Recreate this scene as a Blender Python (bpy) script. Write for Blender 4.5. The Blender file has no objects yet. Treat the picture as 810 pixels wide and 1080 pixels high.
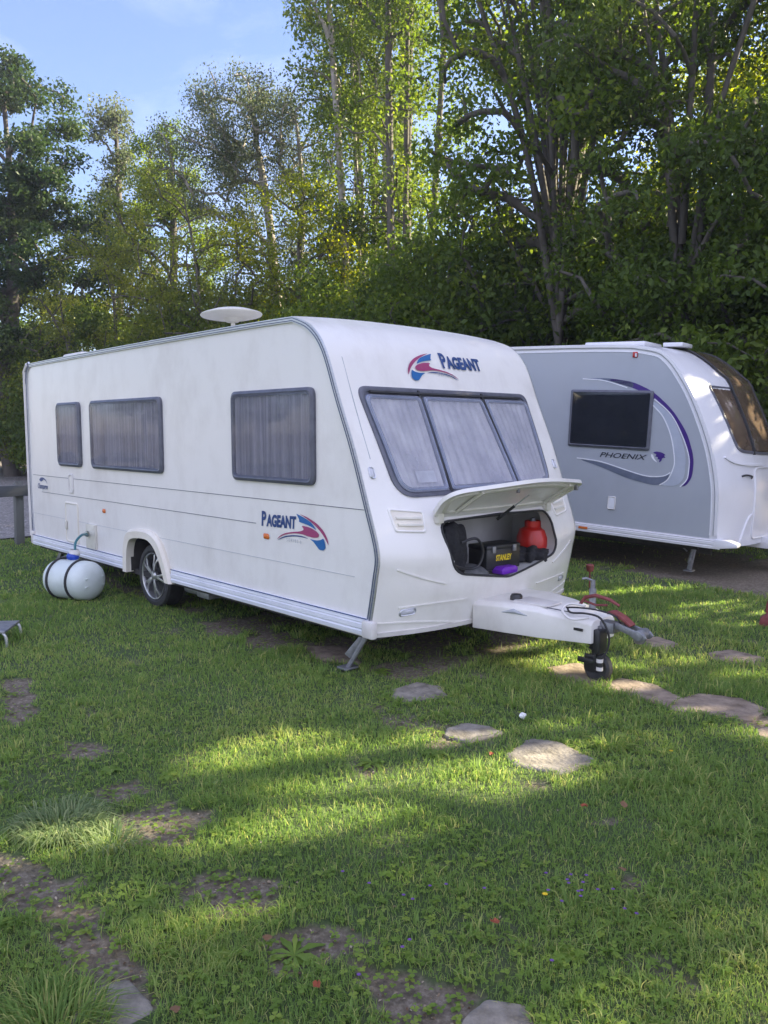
import bpy, bmesh, math, random
import numpy as np
from mathutils import Vector, Matrix
from mathutils.geometry import tessellate_polygon

R = math.radians
sc = bpy.context.scene
col = sc.collection
rng = np.random.default_rng(7)
random.seed(7)

# ------------------------------------------------------------------ helpers
def tag(o, label=None, cat=None, group=None, kind=None):
    if label: o['label'] = label
    if cat: o['category'] = cat
    if group: o['group'] = group
    if kind: o['kind'] = kind
    return o

def empty(name, loc=(0, 0, 0), rz=0.0, **k):
    o = bpy.data.objects.new(name, None)
    col.objects.link(o)
    o.location = loc
    o.rotation_euler = (0, 0, rz)
    o.empty_display_size = 0.2
    return tag(o, **k)

def link(name, me, parent=None, **k):
    o = bpy.data.objects.new(name, me)
    col.objects.link(o)
    if parent is not None: o.parent = parent
    return tag(o, **k)

class MB:
    """collects polygons of one mesh"""
    def __init__(s): s.v = []; s.f = []; s.m = []
    def add(s, vs, fs, mi=0):
        b = len(s.v)
        s.v.extend([tuple(map(float, p)) for p in vs])
        for f in fs:
            s.f.append(tuple(b + i for i in f)); s.m.append(mi)
        return s
    def box(s, c, d, rot=None, mi=0):
        x, y, z = d[0] / 2, d[1] / 2, d[2] / 2
        vs = [Vector((sx * x, sy * y, sz * z)) for sz in (-1, 1) for sx, sy in ((-1, -1), (1, -1), (1, 1), (-1, 1))]
        if rot is not None: vs = [rot @ p for p in vs]
        c = Vector(c)
        return s.add([p + c for p in vs], [(3, 2, 1, 0), (4, 5, 6, 7), (0, 1, 5, 4), (1, 2, 6, 5), (2, 3, 7, 6), (3, 0, 4, 7)], mi)
    def beam(s, a, b, w, h, mi=0, up=(0, 0, 1)):
        a = Vector(a); b = Vector(b); d = b - a; L = d.length; d.normalize()
        up = Vector(up); sd = d.cross(up)
        if sd.length < 1e-4: sd = d.cross(Vector((1, 0, 0)))
        sd.normalize(); u2 = sd.cross(d)
        m = Matrix((d, sd, u2)).transposed()
        return s.box((a + b) / 2, (L, w, h), m, mi)
    def tube(s, pts, r, n=8, mi=0, closed=False, caps=True):
        pts = [Vector(p) for p in pts]
        k = len(pts)
        rs = r if isinstance(r, (list, tuple)) else [r] * k
        rings = []
        prev = None
        for i, p in enumerate(pts):
            a = pts[(i - 1) % k] if (closed or i > 0) else p
            b = pts[(i + 1) % k] if (closed or i < k - 1) else p
            t = (b - a)
            if t.length < 1e-9: t = Vector((0, 0, 1))
            t.normalize()
            if prev is None:
                ref = Vector((0, 0, 1)) if abs(t.z) < .9 else Vector((1, 0, 0))
                u = t.cross(ref).normalized()
            else:
                u = (prev - t * prev.dot(t))
                u = u.normalized() if u.length > 1e-6 else t.orthogonal().normalized()
            prev = u
            w = t.cross(u)
            rings.append([p + (u * math.cos(2 * math.pi * j / n) + w * math.sin(2 * math.pi * j / n)) * rs[i] for j in range(n)])
        vs = [q for rg in rings for q in rg]
        fs = []
        for i in range(k if closed else k - 1):
            i2 = (i + 1) % k
            for j in range(n):
                j2 = (j + 1) % n
                fs.append((i * n + j, i * n + j2, i2 * n + j2, i2 * n + j))
        if caps and not closed:
            fs.append(tuple(range(n - 1, -1, -1)))
            fs.append(tuple((k - 1) * n + j for j in range(n)))
        return s.add(vs, fs, mi)
    def lathe(s, prof, c, axis, n=32, mi=0):
        """prof: (t along axis, radius)"""
        ax = Vector(axis).normalized(); u = ax.orthogonal().normalized(); w = ax.cross(u); c = Vector(c)
        vs = []; fs = []
        for t, r in prof:
            for j in range(n):
                a = 2 * math.pi * j / n
                vs.append(c + ax * t + (u * math.cos(a) + w * math.sin(a)) * max(r, 1e-4))
        for i in range(len(prof) - 1):
            for j in range(n):
                j2 = (j + 1) % n
                fs.append((i * n + j, i * n + j2, (i + 1) * n + j2, (i + 1) * n + j))
        return s.add(vs, fs, mi)
    def prism(s, poly, a, b, fn, mi=0):
        """poly 2-D, extruded from a to b through fn(u, v, w)"""
        n = len(poly)
        tri = tessellate_polygon([[Vector((p[0], p[1], 0)) for p in poly]])
        vs = [fn(p[0], p[1], a) for p in poly] + [fn(p[0], p[1], b) for p in poly]
        fs = [tuple(t) for t in tri] + [tuple(n + i for i in reversed(t)) for t in tri]
        fs += [(i, (i + 1) % n, n + (i + 1) % n, n + i) for i in range(n)]
        return s.add(vs, fs, mi)
    def dome(s, poly, fn, off, bulge, rings=5, mi=0, power=2.0):
        """closed outline filled by shrinking rings and pushed outwards by fn(u, v, w)"""
        n = len(poly); cx = sum(p[0] for p in poly) / n; cy = sum(p[1] for p in poly) / n
        vs = []; fs = []
        for k in range(rings):
            t = 1 - k / rings
            for p in poly: vs.append(fn(cx + (p[0] - cx) * t, cy + (p[1] - cy) * t, off + bulge * (1 - t ** power)))
        vs.append(fn(cx, cy, off + bulge))
        for k in range(rings - 1):
            for j in range(n):
                j2 = (j + 1) % n
                fs.append((k * n + j, k * n + j2, (k + 1) * n + j2, (k + 1) * n + j))
        for j in range(n): fs.append(((rings - 1) * n + j, (rings - 1) * n + (j + 1) % n, rings * n))
        return s.add(vs, fs, mi)
    def ring(s, outer, inner, fn, o0, o1, mi=0):
        """raised frame between two outlines of the same vertex count"""
        n = len(outer); vs = []; fs = []
        mid = [((a[0] * .5 + b[0] * .5), (a[1] * .5 + b[1] * .5)) for a, b in zip(outer, inner)]
        rows = [(outer, o0), (outer, o1 * .6), (mid, o1), (inner, o1 * .75), (inner, o0)]
        for pl, o in rows: vs += [fn(p[0], p[1], o) for p in pl]
        for k in range(len(rows) - 1):
            for j in range(n):
                j2 = (j + 1) % n
                fs.append((k * n + j, k * n + j2, (k + 1) * n + j2, (k + 1) * n + j))
        return s.add(vs, fs, mi)
    def mesh(s, name, mats, smooth=True, fix=True, bevel=0.0, angle=35):
        me = bpy.data.meshes.new(name)
        me.from_pydata(s.v, [], s.f)
        for m in (mats if isinstance(mats, (list, tuple)) else [mats]): me.materials.append(m)
        me.polygons.foreach_set('material_index', s.m)
        bm = bmesh.new(); bm.from_mesh(me)
        if fix:
            bmesh.ops.remove_doubles(bm, verts=bm.verts, dist=1e-5)
            bmesh.ops.recalc_face_normals(bm, faces=bm.faces)
        if bevel > 0:
            es = [e for e in bm.edges if len(e.link_faces) == 2 and e.calc_face_angle(0) > R(30)]
            bmesh.ops.bevel(bm, geom=es, offset=bevel, segments=2, profile=.5, affect='EDGES', clamp_overlap=True)
        bm.to_mesh(me); bm.free()
        if smooth:
            me.polygons.foreach_set('use_smooth', [True] * len(me.polygons))
            me.set_sharp_from_angle(angle=R(angle))
        me.update()
        return me
    def build(s, name, mats, parent=None, smooth=True, fix=True, bevel=0.0, angle=35, **k):
        return link(name, s.mesh(name, mats, smooth, fix, bevel, angle), parent, **k)

def roundpoly(pts, r, n=6):
    out = []; k = len(pts)
    rs = r if isinstance(r, (list, tuple)) else [r] * k
    for i in range(k):
        p0, p, p2 = Vector(pts[i - 1]), Vector(pts[i]), Vector(pts[(i + 1) % k])
        a = (p0 - p); b = (p2 - p)
        t = min(rs[i], a.length * .49, b.length * .49)
        a = p + a.normalized() * t; b = p + b.normalized() * t
        for j in range(n + 1):
            s = j / n
            out.append(tuple(a * (1 - s) ** 2 + p * (2 * s * (1 - s)) + b * s * s))
    return out

def inset(poly, d):
    n = len(poly); cx = sum(p[0] for p in poly) / n; cy = sum(p[1] for p in poly) / n
    w = max(p[0] for p in poly) - min(p[0] for p in poly); h = max(p[1] for p in poly) - min(p[1] for p in poly)
    return [(cx + (p[0] - cx) * (1 - 2 * d / w), cy + (p[1] - cy) * (1 - 2 * d / h)) for p in poly]

def text_tris(body, size, shear=0.0, off=0.0, extrude=0.0):
    cu = bpy.data.curves.new('lettering', 'FONT')
    cu.body = body; cu.size = size; cu.shear = shear; cu.offset = off; cu.extrude = extrude; cu.resolution_u = 3
    o = bpy.data.objects.new('lettering', cu); col.objects.link(o)
    bpy.context.view_layer.update()
    me = bpy.data.meshes.new_from_object(o.evaluated_get(bpy.context.evaluated_depsgraph_get()))
    vs = [tuple(v.co) for v in me.vertices]; fs = [tuple(p.vertices) for p in me.polygons]
    bpy.data.objects.remove(o); bpy.data.meshes.remove(me); bpy.data.curves.remove(cu)
    return vs, fs

def small_caps(first, rest, size, ratio, shear, xs, off):
    """first letter taller than the others; returns vertices and faces in (u, v)"""
    va, fa = text_tris(first, size, shear, off)
    wa = max(v[0] for v in va) * xs
    vb, fb = text_tris(rest, size * ratio, shear, off)
    vs = [(v[0] * xs, v[1]) for v in va]; b = len(vs)
    vs += [(v[0] * xs + wa + size * .03, v[1]) for v in vb]
    return vs, list(fa) + [tuple(b + i for i in f) for f in fb]

def boolean(o, cutters, op='DIFFERENCE'):
    for c in cutters:
        m = o.modifiers.new('cut', 'BOOLEAN'); m.object = c; m.operation = op; m.solver = 'EXACT'
        try: m.material_mode = 'TRANSFER'
        except Exception: pass
    bpy.context.view_layer.update()
    me = bpy.data.meshes.new_from_object(o.evaluated_get(bpy.context.evaluated_depsgraph_get()))
    o.modifiers.clear()
    old = o.data; o.data = me; bpy.data.meshes.remove(old)
    for c in cutters:
        m = c.data; bpy.data.objects.remove(c); bpy.data.meshes.remove(m)
    me.polygons.foreach_set('use_smooth', [True] * len(me.polygons))
    me.set_sharp_from_angle(angle=R(32))

# value noise
def vnoise(x, y, seed=0):
    xi = np.floor(x).astype(np.int64); yi = np.floor(y).astype(np.int64)
    xf = x - xi; yf = y - yi
    xf = xf * xf * (3 - 2 * xf); yf = yf * yf * (3 - 2 * yf)
    def h(a, b):
        n = (a * 374761393 + b * 668265263 + seed * 974634777) & 0xffffffff
        n = ((n ^ (n >> 13)) * 1274126177) & 0xffffffff
        return ((n ^ (n >> 16)) & 0xffff) / 65535.0
    return (h(xi, yi) * (1 - xf) + h(xi + 1, yi) * xf) * (1 - yf) + (h(xi, yi + 1) * (1 - xf) + h(xi + 1, yi + 1) * xf) * yf
def fbm(x, y, seed=0, oct=4):
    s = 0; a = .5; t = 0
    for i in range(oct):
        s = s + a * vnoise(x * 2 ** i, y * 2 ** i, seed + i); t += a; a *= .5
    return s / t

def inpoly(px, py, poly):
    inside = np.zeros(px.shape, bool); n = len(poly)
    for i in range(n):
        x1, y1 = poly[i]; x2, y2 = poly[(i + 1) % n]
        c = ((y1 > py) != (y2 > py)) & (px < (x2 - x1) * (py - y1) / ((y2 - y1) + 1e-12) + x1)
        inside ^= c
    return inside

# ------------------------------------------------------------------ materials
def newmat(name):
    m = bpy.data.materials.new(name); m.use_nodes = True
    nt = m.node_tree; b = nt.nodes['Principled BSDF']
    return m, nt, b
def N(nt, t, **k):
    n = nt.nodes.new(t)
    for a, v in k.items():
        if a in ('operation', 'blend_type', 'data_type', 'attribute_name', 'noise_dimensions', 'feature', 'distance', 'attribute_type', 'interpolation'): setattr(n, a, v)
        else: n.inputs[a].default_value = v
    return n
def ramp(nt, fac, stops):
    r = nt.nodes.new('ShaderNodeValToRGB')
    e = r.color_ramp.elements
    while len(e) < len(stops): e.new(.5)
    for i, (p, c) in enumerate(stops):
        e[i].position = p; e[i].color = (*c, 1) if len(c) == 3 else c
    nt.links.new(fac, r.inputs['Fac'])
    return r
def noisy(name, c1, c2, rough=.5, scale=8., metal=0., bump=0., detail=5., bscale=None, coord='Object', stretch=(1, 1, 1), coat=0., rough2=None):
    """principled paint / plastic / stone whose colour drifts between two close tones"""
    m, nt, b = newmat(name)
    tc = nt.nodes.new('ShaderNodeTexCoord'); mp = nt.nodes.new('ShaderNodeMapping')
    mp.inputs['Scale'].default_value = stretch
    nt.links.new(tc.outputs[coord], mp.inputs['Vector'])
    no = N(nt, 'ShaderNodeTexNoise', Scale=scale, Detail=detail, Roughness=.6)
    nt.links.new(mp.outputs[0], no.inputs['Vector'])
    r = ramp(nt, no.outputs['Fac'], [(.3, c1), (.7, c2)])
    nt.links.new(r.outputs['Color'], b.inputs['Base Color'])
    b.inputs['Roughness'].default_value = rough; b.inputs['Metallic'].default_value = metal
    b.inputs['Coat Weight'].default_value = coat
    if rough2 is not None:
        mr = nt.nodes.new('ShaderNodeMapRange'); mr.inputs['From Min'].default_value = .3; mr.inputs['From Max'].default_value = .7
        mr.inputs['To Min'].default_value = rough; mr.inputs['To Max'].default_value = rough2
        nt.links.new(no.outputs['Fac'], mr.inputs['Value']); nt.links.new(mr.outputs[0], b.inputs['Roughness'])
    if bump:
        n2 = N(nt, 'ShaderNodeTexNoise', Scale=bscale or scale * 4, Detail=6.)
        nt.links.new(mp.outputs[0], n2.inputs['Vector'])
        bp = nt.nodes.new('ShaderNodeBump'); bp.inputs['Strength'].default_value = bump; bp.inputs['Distance'].default_value = .01
        nt.links.new(n2.outputs['Fac'], bp.inputs['Height']); nt.links.new(bp.outputs[0], b.inputs['Normal'])
    return m
def flat(name, c, rough=.5, metal=0., **k):
    d = tuple(x * .88 for x in c)
    return noisy(name, d, c, rough, k.pop('scale', 20.), metal, **k)

M = {}
def body_paint(name, c, dirt, rough=.28, amt=.6):
    m, nt, b = newmat(name)
    tc = nt.nodes.new('ShaderNodeTexCoord')
    mp = nt.nodes.new('ShaderNodeMapping'); mp.inputs['Scale'].default_value = (2.2, 2.2, 1.3)
    nt.links.new(tc.outputs['Object'], mp.inputs['Vector'])
    n1 = N(nt, 'ShaderNodeTexNoise', Scale=2.2, Detail=8., Roughness=.65); nt.links.new(mp.outputs[0], n1.inputs['Vector'])
    n2 = N(nt, 'ShaderNodeTexNoise', Scale=1.3, Detail=6., Roughness=.6); nt.links.new(tc.outputs['Object'], n2.inputs['Vector'])
    mu = N(nt, 'ShaderNodeMath', operation='MULTIPLY'); nt.links.new(n1.outputs['Fac'], mu.inputs[0]); nt.links.new(n2.outputs['Fac'], mu.inputs[1])
    r = ramp(nt, mu.outputs[0], [(.22, c), (.22 + .35 / max(amt, .05) * .6, dirt)])
    nt.links.new(r.outputs['Color'], b.inputs['Base Color'])
    b.inputs['Roughness'].default_value = rough
    n3 = N(nt, 'ShaderNodeTexNoise', Scale=1.1, Detail=2.); nt.links.new(tc.outputs['Object'], n3.inputs['Vector'])
    bp = nt.nodes.new('ShaderNodeBump'); bp.inputs['Strength'].default_value = .18; bp.inputs['Distance'].default_value = .03
    nt.links.new(n3.outputs['Fac'], bp.inputs['Height']); nt.links.new(bp.outputs[0], b.inputs['Normal'])
    return m
M['white'] = body_paint('white_gelcoat', (.765, .745, .70), (.60, .57, .52), .3)
M['white2'] = body_paint('white_paint', (.72, .715, .73), (.64, .63, .63), .22)
M['grey_panel'] = body_paint('silver_grey_panel', (.37, .395, .43), (.33, .35, .38), .3)
M['cream'] = noisy('cream_plastic', (.68, .66, .58), (.58, .56, .48), .45, 6)
M['yellowed'] = noisy('yellowed_white_plastic', (.76, .72, .63), (.68, .63, .53), .42, 5)
M['seam'] = flat('dark_seam', (.10, .11, .14), .6)
M['rubber'] = noisy('black_rubber', (.018, .018, .02), (.035, .035, .037), .65, 18, bump=.3)
M['frame'] = noisy('dark_window_seal', (.075, .078, .10), (.12, .125, .155), .38, 12)
M['alu'] = noisy('aluminium', (.50, .52, .55), (.62, .63, .65), .35, 14, .75, stretch=(1, 1, 6))
M['galv'] = noisy('galvanised_steel', (.20, .205, .22), (.34, .345, .36), .5, 25, .7, bump=.15)
M['alloy'] = noisy('alloy_wheel', (.42, .42, .43), (.56, .56, .57), .3, 20, .85)
M['black'] = noisy('black_plastic', (.012, .012, .014), (.028, .028, .03), .4, 14)
M['fabric'] = noisy('black_fabric', (.010, .010, .012), (.03, .03, .034), .9, 40, bump=.6)
M['under'] = noisy('underfloor', (.02, .02, .02), (.05, .046, .042), .85, 6)
M['orange'] = flat('orange_reflector', (.65, .16, .03), .25)
M['clear'] = flat('clear_lens', (.55, .56, .60), .12)
M['redlens'] = flat('red_lens', (.45, .02, .02), .2)
M['red'] = noisy('red_painted_metal', (.15, .028, .03), (.25, .06, .055), .6, 25, bump=.2)
M['bottle'] = noisy('red_gas_bottle_paint', (.42, .015, .012), (.55, .03, .02), .3, 9)
M['blue'] = flat('blue_decal', (.015, .13, .36), .35)
M['navy'] = flat('navy_decal', (.02, .06, .20), .35)
M['maroon'] = flat('magenta_decal', (.34, .05, .15), .35)
M['purple'] = flat('purple_decal', (.055, .02, .19), .3)
M['silver'] = noisy('silver_decal', (.40, .44, .52), (.52, .56, .64), .28, 3, .2)
M['grey_decal'] = noisy('grey_decal', (.10, .12, .17), (.20, .23, .31), .3, 3, .2)
M['whitedecal'] = flat('white_decal', (.8, .81, .84), .3)
M['decaltext'] = flat('black_decal', (.015, .018, .03), .35)
M['faint'] = flat('faint_grey_decal', (.42, .44, .46), .4)
M['yellow'] = flat('yellow_print', (.75, .55, .02), .5)
M['violet'] = flat('violet_plastic', (.16, .02, .45), .35)
M['whiteplastic'] = noisy('white_plastic', (.68, .66, .63), (.58, .55, .52), .4, 9)
M['tank'] = noisy('pale_water_container_plastic', (.62, .68, .66), (.52, .58, .55), .38, 5)
M['bluecap'] = flat('blue_plastic', (.015, .06, .42), .35)
M['hose'] = flat('teal_hose', (.03, .16, .19), .35)
M['wood'] = noisy('weathered_timber', (.10, .105, .10), (.20, .20, .18), .85, 4, bump=.6, stretch=(1, 1, .12), bscale=30)
M['wooddark'] = noisy('dark_timber', (.06, .065, .07), (.12, .125, .125), .85, 4, bump=.6, stretch=(1, .12, 1), bscale=30)
M['stone'] = noisy('stone_slab', (.10, .088, .068), (.30, .27, .225), .9, 11, bump=.9, bscale=45, detail=9)
M['stonebrown'] = noisy('brown_stone_slab', (.12, .088, .062), (.34, .27, .205), .9, 9, bump=.9, bscale=40, detail=9)
M['lockerliner'] = noisy('locker_lining', (.52, .52, .50), (.42, .42, .40), .6, 5)
M['paper'] = flat('white_paper', (.78, .78, .76), .8)

def glass(name, tint, alpha, rough=.06):
    m, nt, b = newmat(name)
    b.inputs['Base Color'].default_value = (*tint, 1); b.inputs['Roughness'].default_value = rough
    b.inputs['IOR'].default_value = 1.5
    tr = nt.nodes.new('ShaderNodeBsdfTransparent'); tr.inputs['Color'].default_value = (*[min(1, t * 2 + .55) for t in tint], 1)
    mx = nt.nodes.new('ShaderNodeMixShader'); mx.inputs['Fac'].default_value = alpha
    # condensation / dust film: patchy strength and roughness
    tc = nt.nodes.new('ShaderNodeTexCoord'); no = N(nt, 'ShaderNodeTexNoise', Scale=3.5, Detail=7.)
    nt.links.new(tc.outputs['Object'], no.inputs['Vector'])
    mr = nt.nodes.new('ShaderNodeMapRange'); mr.inputs['From Min'].default_value = .3; mr.inputs['From Max'].default_value = .7
    mr.inputs['To Min'].default_value = alpha - .13; mr.inputs['To Max'].default_value = alpha + .13
    nt.links.new(no.outputs['Fac'], mr.inputs['Value']); nt.links.new(mr.outputs[0], mx.inputs['Fac'])
    nt.links.new(tr.outputs[0], mx.inputs[1]); nt.links.new(b.outputs[0], mx.inputs[2])
    nt.links.new(mx.outputs[0], nt.nodes['Material Output'].inputs['Surface'])
    return m
M['pane'] = glass('tinted_acrylic_pane', (.17, .18, .22), .42, .05)
M['frontpane'] = glass('misted_acrylic_front_pane', (.32, .33, .39), .42, .10)
M['darkpane'] = glass('dark_acrylic_pane', (.015, .018, .026), .82, .05)
M['brownpane'] = glass('brown_acrylic_pane', (.12, .085, .062), .92, .10)

def curtain_mat(name, ca, cb, freq):
    m, nt, b = newmat(name)
    tc = nt.nodes.new('ShaderNodeTexCoord'); mp = nt.nodes.new('ShaderNodeMapping'); mp.inputs['Scale'].default_value = (freq, freq, .4)
    nt.links.new(tc.outputs['Object'], mp.inputs['Vector'])
    no = N(nt, 'ShaderNodeTexNoise', Scale=1., Detail=4., Roughness=.7); nt.links.new(mp.outputs[0], no.inputs['Vector'])
    r = ramp(nt, no.outputs['Fac'], [(.36, ca), (.62, cb)])
    nt.links.new(r.outputs['Color'], b.inputs['Base Color']); b.inputs['Roughness'].default_value = .85
    return m
M['curtain'] = curtain_mat('grey_pleated_curtain', (.20, .19, .19), (.46, .43, .41), 55)
M['blind'] = curtain_mat('pale_front_curtain', (.46, .46, .48), (.68, .67, .68), 3)
M['darkblind'] = flat('dark_interior', (.03, .032, .036), .7)

def leafmat(name, c1, c2, c3, trans=.4, rough=.5, upn=0.):
    m, nt, b = newmat(name)
    at = N(nt, 'ShaderNodeAttribute', attribute_name='var')
    r = ramp(nt, at.outputs['Fac'], [(0., c1), (.55, c2), (1., c3)])
    nt.links.new(r.outputs['Color'], b.inputs['Base Color'])
    b.inputs['Roughness'].default_value = rough; b.inputs['Specular IOR Level'].default_value = .22
    tl = nt.nodes.new('ShaderNodeBsdfTranslucent')
    hs = N(nt, 'ShaderNodeHueSaturation', Hue=.493, Saturation=1.1, Value=1.8)
    nt.links.new(r.outputs['Color'], hs.inputs['Color']); nt.links.new(hs.outputs[0], tl.inputs['Color'])
    if upn > 0:      # shading normals tilted upward to make the blades brighter under the sky
        ge = nt.nodes.new('ShaderNodeNewGeometry'); va = nt.nodes.new('ShaderNodeVectorMath'); va.operation = 'SCALE'; va.inputs['Scale'].default_value = 1 - upn
        nt.links.new(ge.outputs['Normal'], va.inputs[0]); vb = nt.nodes.new('ShaderNodeVectorMath'); vb.operation = 'ADD'; vb.inputs[1].default_value = (0, 0, upn)
        nt.links.new(va.outputs[0], vb.inputs[0]); vn = nt.nodes.new('ShaderNodeVectorMath'); vn.operation = 'NORMALIZE'; nt.links.new(vb.outputs[0], vn.inputs[0])
        nt.links.new(vn.outputs[0], b.inputs['Normal'])
    mx = nt.nodes.new('ShaderNodeMixShader'); mx.inputs['Fac'].default_value = trans
    nt.links.new(b.outputs[0], mx.inputs[1]); nt.links.new(tl.outputs[0], mx.inputs[2])
    nt.links.new(mx.outputs[0], nt.nodes['Material Output'].inputs['Surface'])
    return m
M['leaf_dark'] = leafmat('dark_green_leaves', (.048, .078, .014), (.080, .125, .020), (.14, .19, .03))
M['leaf_mid'] = leafmat('green_leaves', (.062, .10, .015), (.105, .155, .022), (.19, .23, .032), .48)
M['leaf_olive'] = leafmat('olive_leaves', (.085, .110, .020), (.14, .17, .028), (.23, .24, .04), .5)
M['leaf_yellow'] = leafmat('yellow_green_leaves', (.12, .15, .015), (.20, .24, .022), (.30, .30, .03), .6)
M['leaf_silver'] = leafmat('grey_green_leaves', (.06, .08, .04), (.10, .125, .06), (.15, .17, .08), .4)
M['grass'] = leafmat('grass_blades', (.115, .195, .046), (.185, .28, .068), (.40, .40, .14), .45, .5, .42)
M['weed'] = leafmat('weed_leaves', (.11, .18, .03), (.16, .25, .045), (.26, .33, .06), .38, .5, .5)
M['tuft'] = leafmat('pale_grass_blades', (.13, .19, .08), (.20, .27, .12), (.32, .36, .18), .45, .4)
M['bark'] = noisy('bark', (.055, .048, .04), (.13, .115, .095), .9, 5, bump=.8, stretch=(1, 1, .25), bscale=22)
M['barkpale'] = noisy('pale_birch_bark', (.14, .12, .10), (.42, .38, .33), .8, 6, bump=.5, stretch=(1, 1, .5))
M['deadleaf'] = flat('fallen_leaf_red', (.26, .06, .02), .7)
M['deadleaf2'] = flat('fallen_leaf_brown', (.17, .09, .04), .8)
M['flowery'] = flat('yellow_petal', (.7, .5, .01), .6)
M['flowerp'] = flat('purple_petal', (.16, .07, .28), .6)
M['litter'] = leafmat('dry_leaf_bits', (.10, .06, .035), (.22, .16, .10), (.42, .36, .26), .1, .8)
M['leaf_oak'] = leafmat('oak_leaves', (.022, .044, .014), (.038, .070, .018), (.075, .115, .025), .3)
# ------------------------------------------------------------------ caravan 1 (cream white)
W1 = 2.28
PZ = [(.30, -.10), (.45, -.07), (.70, -.02), (.89, 0.), (1.19, -.10), (1.57, -.24), (1.91, -.39), (2.26, -.54), (2.43, -.70), (2.51, -.90)]
BZ = [(.28, .20), (.6, .21), (.9, .15), (1.1, .13), (1.3, .07), (1.6, .03), (2.0, .0), (2.6, 0.)]
pzx = [a for a, b in PZ]; pzy = [b for a, b in PZ]; bzx = [a for a, b in BZ]; bzy = [b for a, b in BZ]
def catmull(pts, n=4):
    out = []
    for i in range(len(pts) - 1):
        p0 = pts[max(i - 1, 0)]; p1 = pts[i]; p2 = pts[i + 1]; p3 = pts[min(i + 2, len(pts) - 1)]
        for j in range(n):
            t = j / n
            out.append(tuple(.5 * (2 * b + (c - a) * t + (2 * a - 5 * b + 4 * c - d) * t * t + (-a + 3 * b - 3 * c + d) * t ** 3) for a, b, c, d in zip(p0, p1, p2, p3)))
    out.append(pts[-1]); return out
front_s = catmull([(b, a) for a, b in PZ], 5)             # (x, z) from the bottom up
fsz = [p[1] for p in front_s]; fsx = [p[0] for p in front_s]
def wy(y, W=W1, p=2.6): return 1 - abs((y - W / 2) / (W / 2)) ** p
def Fx(y, z): return float(np.interp(z, fsz, fsx)) + float(np.interp(z, bzx, bzy)) * max(wy(y), 0)

def shell(prof, W, bfn, mats, parent, rear_r=.05, ny=28):
    """closed caravan body: profile (x, z) loop lofted across y with a bulging front and crowned roof"""
    ys = [W / 2 * (1 - math.cos(math.pi * j / ny)) for j in range(ny + 1)]
    mb = MB(); n = len(prof); vs = []
    for y in ys:
        for (x, z) in prof:
            dx, dz = bfn(x, z, wy(y, W))
            vs.append((x + dx, y, z + dz))
    fs = []
    for j in range(ny):
        for i in range(n):
            i2 = (i + 1) % n
            fs.append((j * n + i, j * n + i2, (j + 1) * n + i2, (j + 1) * n + i))
    fs.append(tuple(range(n))); fs.append(tuple(ny * n + i for i in reversed(range(n))))
    mb.add(vs, fs)
    return mb.build('body', mats, parent, smooth=True)

c1 = empty('caravan', (0, 0, 0), label='large white touring caravan with red and blue PAGEANT lettering and its front locker open', cat='caravan', group=None)
rear_prof = catmull([(-.90, 2.51), (-1.6, 2.515), (-3.5, 2.51), (-5.9, 2.49), (-6.10, 2.46), (-6.19, 2.36), (-6.21, 2.0), (-6.22, 1.0), (-6.19, .5), (-6.14, .32)], 4)
prof1 = front_s[:-1] + rear_prof
def b1(x, z, w):
    if x > -1.0 and z < 2.5:
        return (float(np.interp(z, bzx, bzy)) * w, .02 * w * max(0, (z - 2.2) / .3))
    if z > 2.3: return (0, .02 * w + .012 * w)
    if x < -6: return (-.05 * w, 0)
    return (0, 0)
body1 = shell(prof1, W1, b1, [M['white'], M['lockerliner'], M['under']], c1)

# openings: locker and wheel well
LO = [(.50, .99), (.55, 1.05), (.64, 1.065), (1.22, 1.075), (1.64, 1.065), (1.75, 1.05), (1.80, .99), (1.83, .75), (1.80, .70), (1.20, .615), (.63, .70), (.56, .75), (.51, .87)]
LO = roundpoly([(.49, 1.06), (1.14, 1.075), (1.79, 1.06), (1.84, .72), (1.16, .61), (.58, .70)], [.11, .05, .11, .10, .05, .11], 5)
cut = MB().prism(LO, .6, -.20, lambda u, v, w: (w, u, v)).build('cutter', [M['lockerliner']], smooth=False)
cut2 = MB().box((-.23, 1.20, .86), (.44, 1.62, .56)).build('cutter', [M['lockerliner']], smooth=False)
well = MB().prism([(-3.60, .2), (-3.60, .60), (-3.48, .66), (-3.2, .68), (-3.02, .60), (-2.88, .45), (-2.81, .2)], -.05, .30, lambda u, v, w: (u, w, v)).build('cutter', [M['under']], smooth=False)
boolean(body1, [cut, cut2, well])

S1 = lambda u, v, w: (u, -w, v)                      # side wall map: outwards is -Y
def F1(u, v, w):                                    # front map: u = y, v = z
    return (Fx(u, v) + w, u, v)

def ribbon(mb, pts, fn, half, h, mi=0, base=-.004):
    """strip along a 2-D path on a mapped surface"""
    L = []; Rr = []
    k = len(pts)
    for i, p in enumerate(pts):
        a = pts[max(i - 1, 0)]; b = pts[min(i + 1, k - 1)]
        dx, dy = b[0] - a[0], b[1] - a[1]; l = math.hypot(dx, dy) or 1
        nx, ny = -dy / l * half, dx / l * half
        L.append((p[0] + nx, p[1] + ny)); Rr.append((p[0] - nx, p[1] - ny))
    vs = []
    for i in range(k): vs += [fn(*L[i], base), fn(*L[i], h), fn(*Rr[i], h), fn(*Rr[i], base)]
    fs = []
    for i in range(k - 1):
        for j in range(4):
            fs.append((i * 4 + j, i * 4 + (j + 1) % 4, (i + 1) * 4 + (j + 1) % 4, (i + 1) * 4 + j))
    fs += [(0, 1, 2, 3), ((k - 1) * 4 + 3, (k - 1) * 4 + 2, (k - 1) * 4 + 1, (k - 1) * 4)]
    return mb.add(vs, fs, mi)

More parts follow.
